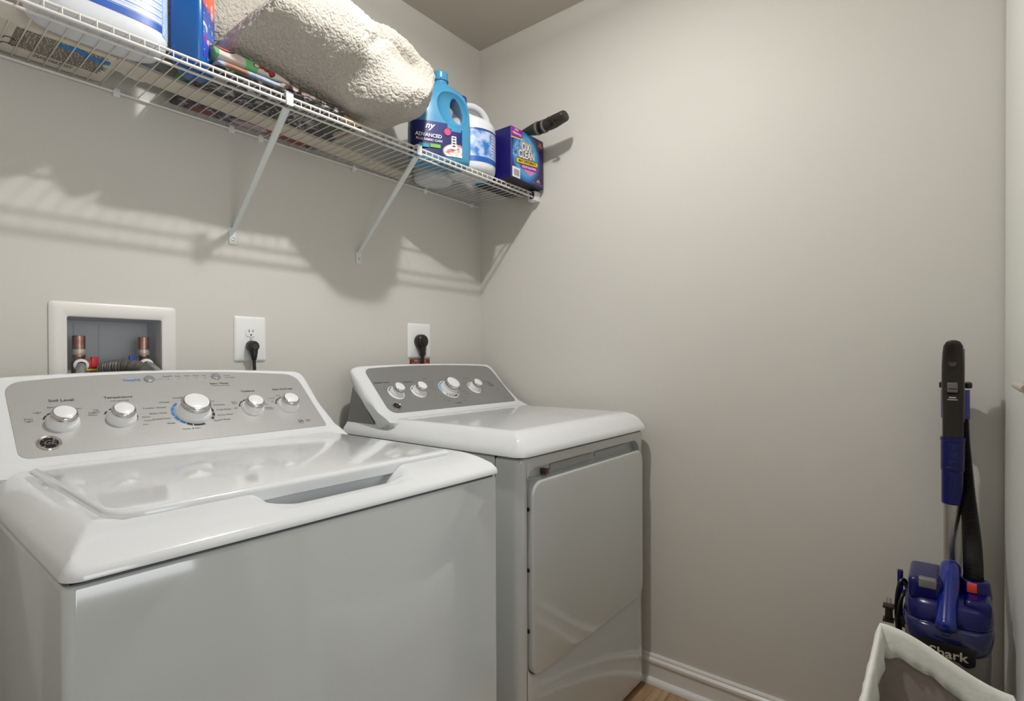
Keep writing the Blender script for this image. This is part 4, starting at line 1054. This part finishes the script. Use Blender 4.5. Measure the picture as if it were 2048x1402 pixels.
mb = MB(); mb.tube(hp, [.0135]*8+[.0125]*(len(hp)-8), 18); mb.build('handle', M_jugw, bl, angle=60)
def lab5(nt, tc, b):
    z = axis(nt, tc, 2); x = axis(nt, tc, 0)
    wv_ = N_(nt, 'ShaderNodeMath', op='MULTIPLY'); nt.links.new(z, wv_.inputs[0]); wv_.inputs[1].default_value = 92
    fr = N_(nt, 'ShaderNodeMath', op='FRACT'); nt.links.new(wv_.outputs[0], fr.inputs[0])
    txt = ramp(nt, fr.outputs[0], [(0, (92, 116, 176)), (.3, (196, 206, 232)), (.9, (206, 214, 236))], True)
    n = N_(nt, 'ShaderNodeTexNoise'); n.inputs['Scale'].default_value = 34; nt.links.new(tc.outputs['Object'], n.inputs['Vector'])
    pan = ramp(nt, n.outputs['Fac'], [(.38, (46, 120, 196)), (.5, (150, 178, 224)), (.62, (196, 208, 236))])
    c = mixc(nt, less(nt, x, .010), txt, pan)
    c = mixc(nt, less(nt, z, .048), c, (28, 92, 176)); g = N_(nt, 'ShaderNodeMath', op='GREATER_THAN'); nt.links.new(z, g.inputs[0]); g.inputs[1].default_value = .139
    return mixc(nt, g.outputs[0], c, (48, 70, 130))
patch(-.304, -.235, math.radians(-12), .0848, .0848, 2.1, 200, 375, ZS+.030, ZS+.146, .0010, 60, 3).build('label', pattern_mat('bleach_label', lab5, .35), bl, angle=180)

# --- white round tub behind the jugs, seen through the wires
tb = thing('round_tub', (-.340, -.079, ZS), 'white round tub standing at the back of the shelf behind the blue jug', 'tub')
mb = MB(); mb.lathe([(.050, .004), (.058, .0006), (.066, .002), (.072, .010), (.074, .03), (.074, .085)], (-.345, -.0775, ZS), (0, 0, 1), 48, True, True); mb.build('body', M_jugw, tb, angle=50)
mb = MB(); mb.lathe([(.0755, .085), (.0765, .087), (.0765, .099), (.074, .101), (0, .101)], (-.345, -.0775, ZS), (0, 0, 1), 48); mb.build('lid', M_plast, tb, angle=50)

# --- boxed laundry powder
oxx0, oxx1, oxy0, oxy1, oxz0, oxz1 = -.213, -.013, -.345, -.168, ZS+.0035, 1.956
ob_ = thing('powder_box', (-.113, -.256, ZS), 'dark purple-blue cardboard box of laundry powder at the right end of the shelf', 'box')
def oxm(nt, tc, b):
    d = dist(nt, tc, (-.010, -.09, .102), (1.0, 0, .88))
    c = ramp(nt, maprange(nt, d, 0, .13), [(0, (120, 112, 176)), (.22, (104, 128, 196)), (.46, (84, 168, 220)), (.56, (40, 140, 204)), (.64, (44, 76, 150)), (.72, (52, 34, 78)), (1, (44, 30, 74))])
    # water splash sweeping down to the left
    n = N_(nt, 'ShaderNodeTexNoise'); n.inputs['Scale'].default_value = 90; n.inputs['Distortion'].default_value = 1.2; nt.links.new(tc.outputs['Object'], n.inputs['Vector'])
    sp = ramp(nt, n.outputs['Fac'], [(.40, (40, 84, 170)), (.6, (140, 196, 232))])
    d2 = dist(nt, tc, (-.004, -.09, .078), (1.0, 0, 1.0)); a1 = N_(nt, 'ShaderNodeMath', op='GREATER_THAN'); nt.links.new(d2, a1.inputs[0]); a1.inputs[1].default_value = .066
    a2 = less(nt, d2, .088); mu = N_(nt, 'ShaderNodeMath', op='MULTIPLY'); nt.links.new(a1.outputs[0], mu.inputs[0]); nt.links.new(a2, mu.inputs[1])
    lx = less(nt, axis(nt, tc, 0), -.02); z = axis(nt, tc, 2); gz = N_(nt, 'ShaderNodeMath', op='GREATER_THAN'); nt.links.new(z, gz.inputs[0]); gz.inputs[1].default_value = .085
    m2 = N_(nt, 'ShaderNodeMath', op='MULTIPLY'); nt.links.new(mu.outputs[0], m2.inputs[0]); nt.links.new(lx, m2.inputs[1])
    m3 = N_(nt, 'ShaderNodeMath', op='MULTIPLY'); nt.links.new(m2.outputs[0], m3.inputs[0]); nt.links.new(gz.outputs[0], m3.inputs[1])
    c = mixc(nt, m3.outputs[0], c, sp)
    # side faces: navy with a speckled cyan edge
    ge = nt.nodes.new('ShaderNodeNewGeometry'); sx = nt.nodes.new('ShaderNodeSeparateXYZ'); nt.links.new(ge.outputs['True Normal'], sx.inputs[0])
    side = less(nt, sx.outputs[0], -.5)
    n3 = N_(nt, 'ShaderNodeTexNoise'); n3.inputs['Scale'].default_value = 120; nt.links.new(tc.outputs['Object'], n3.inputs['Vector'])
    yb_ = ramp(nt, n3.outputs['Fac'], [(.4, (20, 110, 180)), (.55, (40, 160, 212))])
    gy = N_(nt, 'ShaderNodeMath', op='GREATER_THAN'); nt.links.new(axis(nt, tc, 1), gy.inputs[0]); gy.inputs[1].default_value = .020
    sc = mixc(nt, gy.outputs[0], (24, 18, 96), yb_)
    c = mixc(nt, side, c, sc)
    bt = less(nt, sx.outputs[2], -.5); return mixc(nt, bt, c, (16, 12, 34))
MB().box(oxx0, oxx1, oxy0, oxy1, oxz0, oxz1, .0012, 1).build('carton', pattern_mat('powder_box_print', oxm, .38), ob_, angle=30)
FX = Vector((1, 0, 0)); fy = oxy0-.0003
def OP(x, z): return (oxx0+x, fy, oxz0+z)
M_wp = mat('bright_white_print', (238, 234, 240), .45); M_np = mat('navy_print', (26, 22, 70), .45); M_pp = mat('purple_print', (156, 40, 150), .4); M_yp = mat('yellow_print', (236, 208, 30), .4); M_lp = mat('lilac_print', (206, 140, 200), .45); M_yo = mat('cream_print', (222, 206, 130), .45)
def deco(name, m, fn):
    mb = MB(); fn(mb); mb.build(name, m, ob_, smooth=False)
deco('logo_outline', M_yo, lambda mb: (text_bm(mb, 'OXI', OP(.0925, .1305), FX, UP, .034, .11, lift=.0002, vs=1.25, slope=.10), text_bm(mb, 'CLEAN', OP(.0935, .1015), FX, UP, .0315, .11, lift=.00025, vs=1.25, slope=.10)))
deco('logo_outline', M_np, lambda mb: (text_bm(mb, 'OXI', OP(.0935, .1300), FX, UP, .034, .075, lift=.0005, vs=1.25, slope=.10), text_bm(mb, 'CLEAN', OP(.0945, .1010), FX, UP, .0315, .075, lift=.00055, vs=1.25, slope=.10)))
deco('lettering', M_wp, lambda mb: (text_bm(mb, 'OXI', OP(.0925, .1305), FX, UP, .034, .030, lift=.0008, vs=1.25, slope=.10), text_bm(mb, 'CLEAN', OP(.0935, .1015), FX, UP, .0315, .030, lift=.00085, vs=1.25, slope=.10)))
def pill(a, b, c, d, r, sh): 
    return lambda mb: plane_poly(mb, (oxx0, fy-.0010, oxz0), FX, UP, [(x, z+(x-a)*sh) for x, z in rrect(a, b, c, d, r)], .0002)
deco('pill_outline', M_np, lambda mb: plane_poly(mb, (oxx0, fy-.0006, oxz0), FX, UP, [(x, z+(x-.095)*.10) for x, z in rrect(.028, .164, .066, .0870, .010)]))
deco('pill', M_yp, lambda mb: plane_poly(mb, (oxx0, fy-.0009, oxz0), FX, UP, [(x, z+(x-.095)*.10) for x, z in rrect(.030, .162, .068, .0850, .008)]))
deco('lettering', M_np, lambda mb: text_bm(mb, 'MAX EFFICIENCY', OP(.096, .0767), FX, UP, .0140, .03, lift=.0012, slope=.10))
deco('ribbon', M_pp, lambda mb: plane_poly(mb, (oxx0, fy-.0006, oxz0), FX, UP, [(.046, .062), (.164, .074), (.158, .054), (.056, .046)]))
deco('lettering', M_wp, lambda mb: text_bm(mb, 'ODOR BLASTERS', OP(.107, .059), FX, UP, .0115, .03, lift=.0010, slope=.10))
deco('triangle', M_lp, lambda mb: plane_poly(mb, (oxx0, fy-.0005, oxz0), FX, UP, [(.066, .046), (.112, .027), (.150, .052)]))
deco('corner_tag', M_yo, lambda mb: plane_poly(mb, (oxx0, fy-.0005, oxz0), FX, UP, [(.000, .144), (.062, .150), (.070, .158), (.0, .156)]))
deco('corner_tag', M_pp, lambda mb: plane_poly(mb, (oxx0, fy-.0008, oxz0), FX, UP, [(.000, .149), (.060, .155), (.068, .161), (.068, .1855), (.0, .1855)]))
deco('lettering', M_wp, lambda mb: (text_bm(mb, 'NEW', OP(.032, .178), FX, UP, .0100, .03, lift=.0011), text_bm(mb, 'VERSATILE', OP(.034, .165), FX, UP, .0112, .03, lift=.0011)))
deco('seal', mat('dark_red_print', (140, 30, 60), .4), lambda mb: plane_poly(mb, OP(.178, .164), FX, UP, [(.0150*math.cos(t), .0175*math.sin(t)) for t in [2*PI*j/24 for j in range(24)]]))
deco('lettering', M_yo, lambda mb: text_bm(mb, '100\nLOADS', OP(.178, .164), FX, UP, .0085, .02, lift=.0006))
deco('barcode_label', M_wp, lambda mb: plane_poly(mb, (oxx0, fy-.0006, oxz0), FX, UP, [(.006, .004), (.052, .004), (.052, .042), (.006, .042)]))
def bars(mb):
    x = .016
    while x < .044: 
        wd = random.choice((.0008, .0014, .002)); plane_poly(mb, (oxx0, fy-.0009, oxz0), FX, UP, [(x, .010), (x+wd, .010), (x+wd, .034), (x, .034)]); x += wd+.0012
deco('barcode', M_print, bars)
deco('lettering', mat('lilac_grey_print', (170, 150, 180), .5), lambda mb: (text_bm(mb, 'NET WT 7.22 LB (3.27kg)', OP(.160, .012), FX, UP, .0062, .01, lift=.0006), plane_poly(mb, (oxx0, fy-.0005, oxz0), FX, UP, [(.150, .018), (.180, .018), (.168, .032)])))
mb = MB(); mb.poly([(-.105, -.275, oxz0-.0004), (-.060, -.285, oxz0-.0004), (-.055, -.262, oxz0-.0004), (-.100, -.250, oxz0-.0004)]); mb.build('glue_tab', mat('grey_card', (92, 88, 90), .6), ob_, smooth=False)

# --- black wand nozzle lying on the box, sticking out over the shelf edge
wn_ = thing('brush_attachment', (-.11, -.30, oxz1), 'black ribbed tool lying on the powder box and poking out over the shelf edge', 'tool')
wx, wz = -.110, 1.9665
mb = MB(); mb.lathe([(0, 0), (.0095, 0), (.0103, .01), (.0103, .150), (.0135, .170)], (wx, -.168, wz), (0, -1, .0), 24); mb.build('shaft', M_blackp, wn_, angle=50)
mb = MB(); mb.lathe([(.0125, 0), (.0185, .030), (.0225, .052), (.0240, .058), (.023, .062), (0, .062)], (wx, -.330, wz), (0, -1, -.02), 28); mb.build('cone', mat('olive_black_plastic', (40, 42, 34), .5), wn_, angle=50)
for y, r, m, nm in ((-.387, .0245, mat('grey_rubber', (110, 108, 104), .5), 'grey_ring'), (-.397, .0228, M_blackp, 'collar'), (-.409, .0238, M_blackp, 'collar'), (-.417, .0240, mat('grey_rubber', (110, 108, 104), .5), 'grey_ring')):
    mb = MB(); mb.lathe([(r-.004, 0), (r, .002), (r, .008), (r-.004, .010), (0, .010)], (wx, y, wz-.001), (0, -1, 0), 28); mb.build(nm, m, wn_, angle=50)
mb = MB(); R = []
for y, a, b, dz in ((-.424, .021, .021, 0), (-.432, .023, .0225, 0), (-.448, .024, .0235, .001), (-.464, .026, .023, .003), (-.480, .026, .0215, .006), (-.496, .026, .0195, .009), (-.508, .026, .0185, .011), (-.512, .024, .0165, .012)):
    R.append([(wx+a*math.cos(t), y, wz+dz+b*math.sin(t)*(1 if math.sin(t) > 0 else .9)) for t in [2*PI*j/32 for j in range(32)]])
mb.rings(R); mb.build('head', mat('soft_black_head', (44, 36, 33), .45), wn_, angle=60)
mb = MB(); mb.tube(catmull([(wx-.026, -.455, wz+.012), (wx-.031, -.468, wz-.002), (wx-.028, -.482, wz-.014), (wx-.020, -.470, wz-.021), (wx-.018, -.450, wz-.022)], 6), .0035, 8); mb.build('rib', M_blackp, wn_)

# ------------------------------------------------------------------ upright vacuum cleaner
VY = -1.580
vc = thing('vacuum_cleaner', (-.19, VY, 0), 'dark blue upright vacuum cleaner leaning in the corner beside the door', 'vacuum cleaner')
M_clear = mat('smoky_clear_plastic', (150, 142, 140), .12, trans=.35, coat=.4)
# floor head
mb = MB(); R = []
for z, a, b in ((.012, .150, .088), (.03, .158, .094), (.06, .155, .092), (.085, .135, .080), (.10, .10, .06)):
    R.append([(x, y, z) for x, y in sell(-.22, VY, a*.9, b, 4, 40)])
mb.rings(R); mb.build('floor_head', M_blackp, vc, angle=50)
for s in (-1, 1):
    mb = MB(); mb.lathe([(.02, 0), (.038, .003), (.04, .008), (.04, .020), (.036, .024), (0, .024)], (-.13, VY+s*.052-.012, .04), (0, 1, 0), 28); mb.build('wheel', M_black, vc)
mb = MB(); mb.tube([(-.22, VY, .085), (-.19, VY, .17), (-.165, VY, .26), (-.150, VY, .40), (-.145, VY, .50)], [.045, .04, .036, .030, .024], 20); mb.build('spine', M_blackp, vc)
# dust cup and motor pod
mb = MB(); R = []
for z, a, b in ((.215, .060, .052), (.225, .072, .064), (.49, .078, .068), (.515, .078, .068)): R.append([(x, y, z) for x, y in sell(-.265, -1.582, a, b, 2.4, 44)])
mb.rings(R); mb.build('dust_cup', M_clear, vc, angle=50)
PX = -.262
mb = MB(); R = []
for z, a, b, dx, dy, n in ((0.4960, .058, .052, .006, .006, 3), (0.5000, .070, .062, .004, .004, 3), (0.5120, .080, .070, .0, .002, 3.2), (0.5320, .085, .074, 0, 0, 3.4), (0.5550, .084, .0755, .002, 0, 3.4), (0.5620, .081, .073, .005, 0, 3.4)):
    R.append([(x, y, z) for x, y in sell(PX+dx, -1.578+dy, a, b, n, 60)])
mb.rings(R); pod = mb.build('motor_pod', mat('vacuum_navy_translucent', (4, 10, 76), .16, coat=.5), vc, angle=60)
mb = MB(); R = []
for z, a, b, dx, dy, n in ((0.5600, .079, .071, .008, -.001, 3.6), (0.5700, .082, .074, .010, -.001, 3.8), (0.5920, .080, .073, .013, -.001, 3.8), (0.6020, .074, .070, .017, -.001, 3.6), (0.6100, .062, .066, .022, 0, 3.4), (0.6140, .050, .058, .026, 0, 3.2)):
    R.append([(x, y, z) for x, y in sell(PX+dx, -1.578+dy, a, b, n, 60)])
mb.rings(R); mb.build('pod_cover', M_blue, vc, angle=60)
mb = MB(); mb.box(-.315, -.190, -1.570, -1.512, .596, .643, .012, 4); hump = mb.build('rear_hump', M_blue, vc, angle=60)
MB().box(-.3165, -.298, -1.561, -1.530, .624, .6445, .004, 3).build('latch', mat('grey_latch', (126, 124, 122), .35, .3), hump, angle=50)
mb = MB(); mb.lathe([(.030, 0), (.031, .004), (.027, .034), (.025, .036), (0, .036)], (-.235, -1.622, .600), (.08, 0, 1), 28); inl = mb.build('hose_inlet', M_blue, vc, angle=50)
MB().box(-.268, -.255, -1.626, -1.610, .618, .6365, .002, 2).build('release_button', mat('orange_red_button', (222, 72, 62), .35), inl)
mb = MB(); mb.box(-.315, -.20, -1.648, -1.604, .585, .617, .010, 3); mb.build('side_shoulder', M_blue, vc, angle=60)
# badge with name
def bdg(y, z):      # curved badge surface on the front of the pod
    t = (y+1.578)/.074; return PX-.0845*(max(0, 1-abs(t)**3.4))**(1/3.4)-.0012
mb = MB(); N = 24; ya, yb2, z0, z1 = -1.531, -1.622, .4900, .5340
G = []
for j in range(9):
    z = z0+(z1-z0)*j/8; inset = 0
    rr = .010; dz = min(j/8, 1-j/8)*(z1-z0)
    if dz < rr: inset = rr-math.sqrt(max(0, rr*rr-(rr-dz)**2))
    row = []
    for k in range(N+1):
        y = (ya-inset)+(yb2+inset-ya+inset)*k/N; sl_ = 0 if z > .53 else (.53-z)*.16
        row.append(mb.bm.verts.new((bdg(y, z)+sl_, y, z)))
    G.append(row)
for A, B in zip(G[:-1], G[1:]):
    for k in range(N): mb.bm.faces.new((A[k], A[k+1], B[k+1], B[k]))
bd = mb.build('name_badge', mat('badge_black', (24, 20, 18), .3), vc, angle=180)
mb = MB(); text_bm(mb, 'Shark', (0, 0, 0), (0, -1, 0), (0, 0, 1), .0270, .022)
for v in mb.bm.verts:
    y = -1.579+v.co.y*1.0; z = .5105+v.co.z; v.co = Vector((bdg(y, z)-.0010+(0 if z > .53 else (.53-z)*.16), y, z))
mb.build('lettering', mat('warm_white_print', (214, 206, 186), .5), bd, smooth=False)
# carry handle
mb = MB(); cp_ = catmull([(-.205, -1.583, .610), (-.215, -1.583, .640), (-.236, -1.583, .652), (-.262, -1.5815, .642), (-.300, -1.579, .612), (-.340, -1.5765, .578), (-.358, -1.5755, .562)], 5)
mb.tube(cp_, [.0165]*6+[.0180]*(len(cp_)-9)+[.0185, .0165, .010], 22); mb.build('carry_handle', M_bluebr, vc, angle=60)
mb = MB(); mb.tube([(-.350, -1.5755, .560), (-.330, -1.5755, .548), (-.30, -1.576, .545)], .010, 12); mb.build('handle_root', M_blue, vc)
MB().box(-.200, -.070, -1.604, -1.570, .495, .545, .010, 3).build('wand_socket', M_blackp, vc, angle=50)
# wand: steel tube, blue sleeve, black grip
WXp = -.092
mb = MB(); mb.tube([(WXp+.005, -1.5885, .50), (WXp, -1.5879, 0.7885)], .0172, 24); mb.build('tube', mat('brushed_tube', (196, 192, 186), .28, 1.0), vc)
mb = MB(); mb.tube([(WXp, -1.5872, 0.7625), (WXp, -1.5872, 0.7636), (WXp, -1.5874, 0.8403), (WXp, -1.5874, 0.8408), (WXp, -1.5876, 0.8429), (WXp, -1.5876, 0.9108), (WXp, -1.5876, 0.9119), (WXp, -1.5876, 0.9202)], [.0190, .0205, .0210, .0210, .0225, .0225, .0236, .0236], 28); slv = mb.build('sleeve', M_blue, vc, angle=30)
mb = MB(); text_bm(mb, 'Shark', (WXp-.0204, -1.5890, 0.8818), (0, 0, 1), (0, 1, 0), .020, .02); 
for v in mb.bm.verts: v.co.x = WXp-math.sqrt(max(0, .0228**2-(v.co.y+1.5872)**2))
mb.build('embossed_lettering', mat('vacuum_blue_dark_emboss', (8, 16, 104), .35), slv, smooth=False)
mb = MB(); mb.box(WXp-.0228, WXp-.010, -1.5988, -1.5739, 0.8491, 0.8517, .0008, 1); mb.build('sleeve_slot', mat('vacuum_blue_slot', (6, 10, 60), .5), slv)
mb = MB(); R = []
gp = [(0.9181, .0165, .0165, 0), (0.9440, .0165, .0165, 0), (0.9803, .0168, .017, 0), (1.0166, .0175, .017, -.002), (1.0581, .0178, .0165, -.004), (1.0944, .0175, .016, -.008), (1.1203, .0165, .0155, -.014), (1.1359, .0150, .0150, -.020), (1.1452, .011, .013, -.025), (1.1488, .005, .008, -.028)]
for z, a, b, dx in gp: R.append([(x, y, z) for x, y in sell(WXp+dx, -1.5879, b*1.1203, a*1.2, 2.8, 32)])
mb.rings(R); grip = mb.build('grip', mat('brown_black_plastic', (30, 22, 19), .32), vc, angle=60)
mb = MB(); R = []
for z in (0.9565, 0.9959, 1.0477, 1.0996, 1.1286): R.append([(WXp-.002, -1.6061, z), (WXp+.010, -1.6097, z), (WXp+.014, -1.6056, z), (WXp+.004, -1.6009, z)])
mb.rings(R); mb.build('grip_edge', mat('grey_side_strip', (96, 92, 96), .3), grip, smooth=False)
for k in range(9): 
    z = 0.9336+k*.0045; mb = MB(); mb.tube([(WXp-.0168*math.cos(q)*1.0062, -1.5876-.0168*math.sin(q), z) for q in [math.radians(-80+160*j/12) for j in range(13)]], .0008, 6); mb.build('grip_rib', M_blackp, grip)
MB().box(WXp-.0235, WXp-.014, -1.5993, -1.5745, 1.0228, 1.0539, .004, 3).build('switch_frame', mat('gloss_black', (12, 10, 10), .18), grip, angle=50)
sw = MB().box(WXp-.0258, WXp-.017, -1.5965, -1.5773, 1.0264, 1.0503, .003, 3).build('slide_switch', mat('grey_switch', (104, 98, 94), .35), grip, angle=50)
MB().box(WXp-.0264, WXp-.0256, -1.5947, -1.5791, 1.0347, 1.0368).build('switch_groove', M_dark, sw)
mb = MB(); mb.lathe([(.0078, 0), (.0078, .001), (.007, .0016), (.0066, .0008), (0, .0006)], (WXp-.0262, -1.5869, 1.0944), (-1, 0, .12), 28); mb.build('round_dimple', mat('worn_black', (58, 48, 44), .45), grip)
mb = MB()
for z, wd, hh in ((1.0602, .006, .0016), (1.0150, .0065, .0014), (1.0099, .0095, .0010)): mb.poly([(WXp-.0212, -1.5869+wd, z-hh), (WXp-.0212, -1.5869-wd, z-hh), (WXp-.0212, -1.5869-wd, z+hh), (WXp-.0212, -1.5869+wd, z+hh)])
mb.build('lettering', mat('pale_grey_print', (190, 184, 176), .5), grip, smooth=False)
# hose holder clip behind the grip, hose
mb = MB(); R = []
for z in (0.9627, 0.9668, 1.0249, 1.0311): R.append([(x, y, z) for x, y in sell(-.054, -1.5926, .024, .0275, 2.6, 32)])
mb.rings(R); hc = mb.build('hose_holder', mat('vacuum_violet_plastic', (52, 48, 140), .25, coat=.4), vc, angle=50)
for s in (-1, 1):
    mb = MB(); mb.lathe([(.0075, 0), (.0075, .010), (.006, .012), (0, .012)], (-.066, -1.5926+s*.0235, 1.0373), (-.3, 0, 1), 16); mb.build('holder_knob', M_blackp, hc)
hp = resample(catmull([(-.058, -1.605, 1.01), (-.050, -1.607, .97), (-.050, -1.609, .91), (-.062, -1.613, .85), (-.090, -1.617, .77), (-.140, -1.621, .70), (-.205, -1.6215, .655), (-.234, -1.6215, .628)], 14), .0022)
nH = len(hp)
rad = []
for i in range(nH):
    s = i/nH; base = .0110+.0055*smooth(.25, .85, s); rad.append(base+(.0011 if i % 2 else -.0011))
mb = MB(); mb.tube(hp, rad, 22); mb.build('hose', mat('hose_black', (20, 17, 15), .36), vc, angle=80)
# cord hook, wound cord and plug on the left side
MB().box(-.225, -.212, -1.4995, -1.4885, .50, .622, .003, 2).build('cord_hook', M_blue, vc, angle=50)
mb = MB(); mb.box(-.245, -.205, -1.520, -1.492, .50, .52, .003); mb.build('hook_arm', M_blackp, vc)
for j in range(5):
    dx = -.012*j; dy = .003*((j*7) % 3)
    pts = []
    for k in range(33):
        t = 2*PI*k/32; pts.append((-.205+dx*.9+.010*math.sin(2*t+j), -1.500+.0125*math.cos(t)-dy, .512+.078*math.sin(t)+.006*j*(1 if j % 2 else -.6)))
    mb = MB(); mb.tube(pts, .0036, 8, cap=False); mb.build('cord_loop', M_black, vc)
mb = MB(); mb.box(-.262, -.246, -1.482, -1.468, .515, .546, .003); mb.box(-.266, -.242, -1.485, -1.464, .543, .548, .001); mb.box(-.266, -.242, -1.485, -1.464, .512, .517, .001); pg = mb.build('plug', M_black, vc)
for dy in (-.003, .003): MB().box(-.2545, -.2530, -1.475+dy-.002, -1.475+dy+.002, .548, .563).build('prong', M_chrome, pg)

# ------------------------------------------------------------------ laundry hamper in front of the vacuum
hm = thing('laundry_hamper', (-.60, -1.57, 0), 'narrow laundry hamper with white cloth liner at lower right, before the vacuum cleaner', 'hamper')
M_liner = mat('white_liner_cloth', (238, 239, 232), .8, bump=(45, .35, .004), sheen=.2)
M_mesh = mat('taupe_lining', (178, 168, 160), .85, bump=(300, .4, .001), var=(16, .12))
hx0, hx1, hy0, hy1 = -.86, -.395, -1.672, -1.470     # footprint: far side hx1, left side hy1
def rim(s):      # s in 0..1 around, returns point on the sagging rim
    per = [(hx1, hy1), (hx1, hy0), (hx0, hy0), (hx0, hy1)]
    s = s % 1*4; i = int(s); t = s-i; a = per[i]; b = per[(i+1) % 4]
    x = a[0]+(b[0]-a[0])*t; y = a[1]+(b[1]-a[1])*t
    z = {0: .560-.072*smooth(0, 1, t)-.002*math.sin(PI*t), 1: .488+.045*t, 2: .533+.020*t, 3: .553+.007*t-.030*math.sin(PI*t)}[i]
    if i == 3: y += .004*math.sin(PI*t)
    if i == 0: x += .010*math.sin(PI*t)
    return Vector((x, y, z))
NS = 160
def off(s, d):     # outward offset
    p = rim(s); c = Vector(((hx0+hx1)/2, -1.571, p.z)); q = p-c; k = Vector((q.x/.23, q.y/.10, 0)); 
    if abs(k.x) > abs(k.y): n = Vector((math.copysign(1, k.x), k.y*.5, 0))
    else: n = Vector((k.x*.5, math.copysign(1, k.y), 0))
    return p+n.normalized()*d
mb = MB(); R = []
for dz, d, wr in ((-.150, .004, .006), (-.10, .007, .006), (-.05, .009, .004), (-.012, .007, .002), (-.002, .003, .001), (0, 0, .0005), (-.003, -.004, .001), (-.015, -.007, .002), (-.040, -.009, .004), (-.058, -.011, .006), (-.060, -.0085, .006)):
    row = []
    for i in range(NS):
        s = i/NS; p = off(s, d); n1 = noise.noise(Vector((s*60, dz*30, 3.1)))
        q = (p-rim(s)); qn = q.normalized() if q.length > 1e-5 else Vector((0, 0, 0))
        p = p+qn*n1*wr*1.2; p.z += dz*(1+.25*noise.noise(Vector((s*22, 1.7, 0))))
        p.y = max(p.y, -1.6815); row.append(p)
    R.append(row)
mb.rings(R, False, False); mb.build('liner', M_liner, hm, angle=180)
mb = MB(); R = []
for f, z in ((1, None), (1, .40), (.99, .25), (.97, .10), (.96, .02)):
    row = []
    for i in range(NS):
        s = i/NS; p = off(s, -.0035 if z is None else 0.0)
        if z is None: p.z -= .045
        else:
            c = Vector(((hx0+hx1)/2, -1.571, 0)); p = c+(Vector((p.x, p.y, 0))-c)*f; p.z = z
            p += Vector((noise.noise(Vector((s*25, z*9, 0)))*.004, noise.noise(Vector((s*25, z*9, 5)))*.002, 0))
        p.y = max(p.y, -1.6795); row.append(p)
    R.append(row)
mb.rings(R, False, True); mb.build('bag', M_mesh, hm, angle=180)
for x in (hx0+.02, hx1-.02):
    for y in (hy0+.016, hy1-.016):
        MB().lathe([(.008, 0), (.008, .02)], (x, y, 0), (0, 0, 1), 12).build('foot', M_black, hm)
# clothes inside
bm_ = bmesh.new(); bmesh.ops.create_icosphere(bm_, subdivisions=4, radius=1); mb = MB()
for v in bm_.verts:
    c = v.co.copy(); k = 1+.25*noise.noise(c*2.5)+.08*noise.noise(c*7); v.co = Vector((-.63+c.x*.20*k, -1.571+c.y*.075*k, .16+c.z*.12*k))
mb.merge(bm_); tag(mb.build('laundry_heap', mat('grey_laundry', (120, 112, 108), .9), angle=180, origin=(-.63, -1.571, .05)), 'grey crumpled washing lying inside the white-lined hamper', 'laundry')
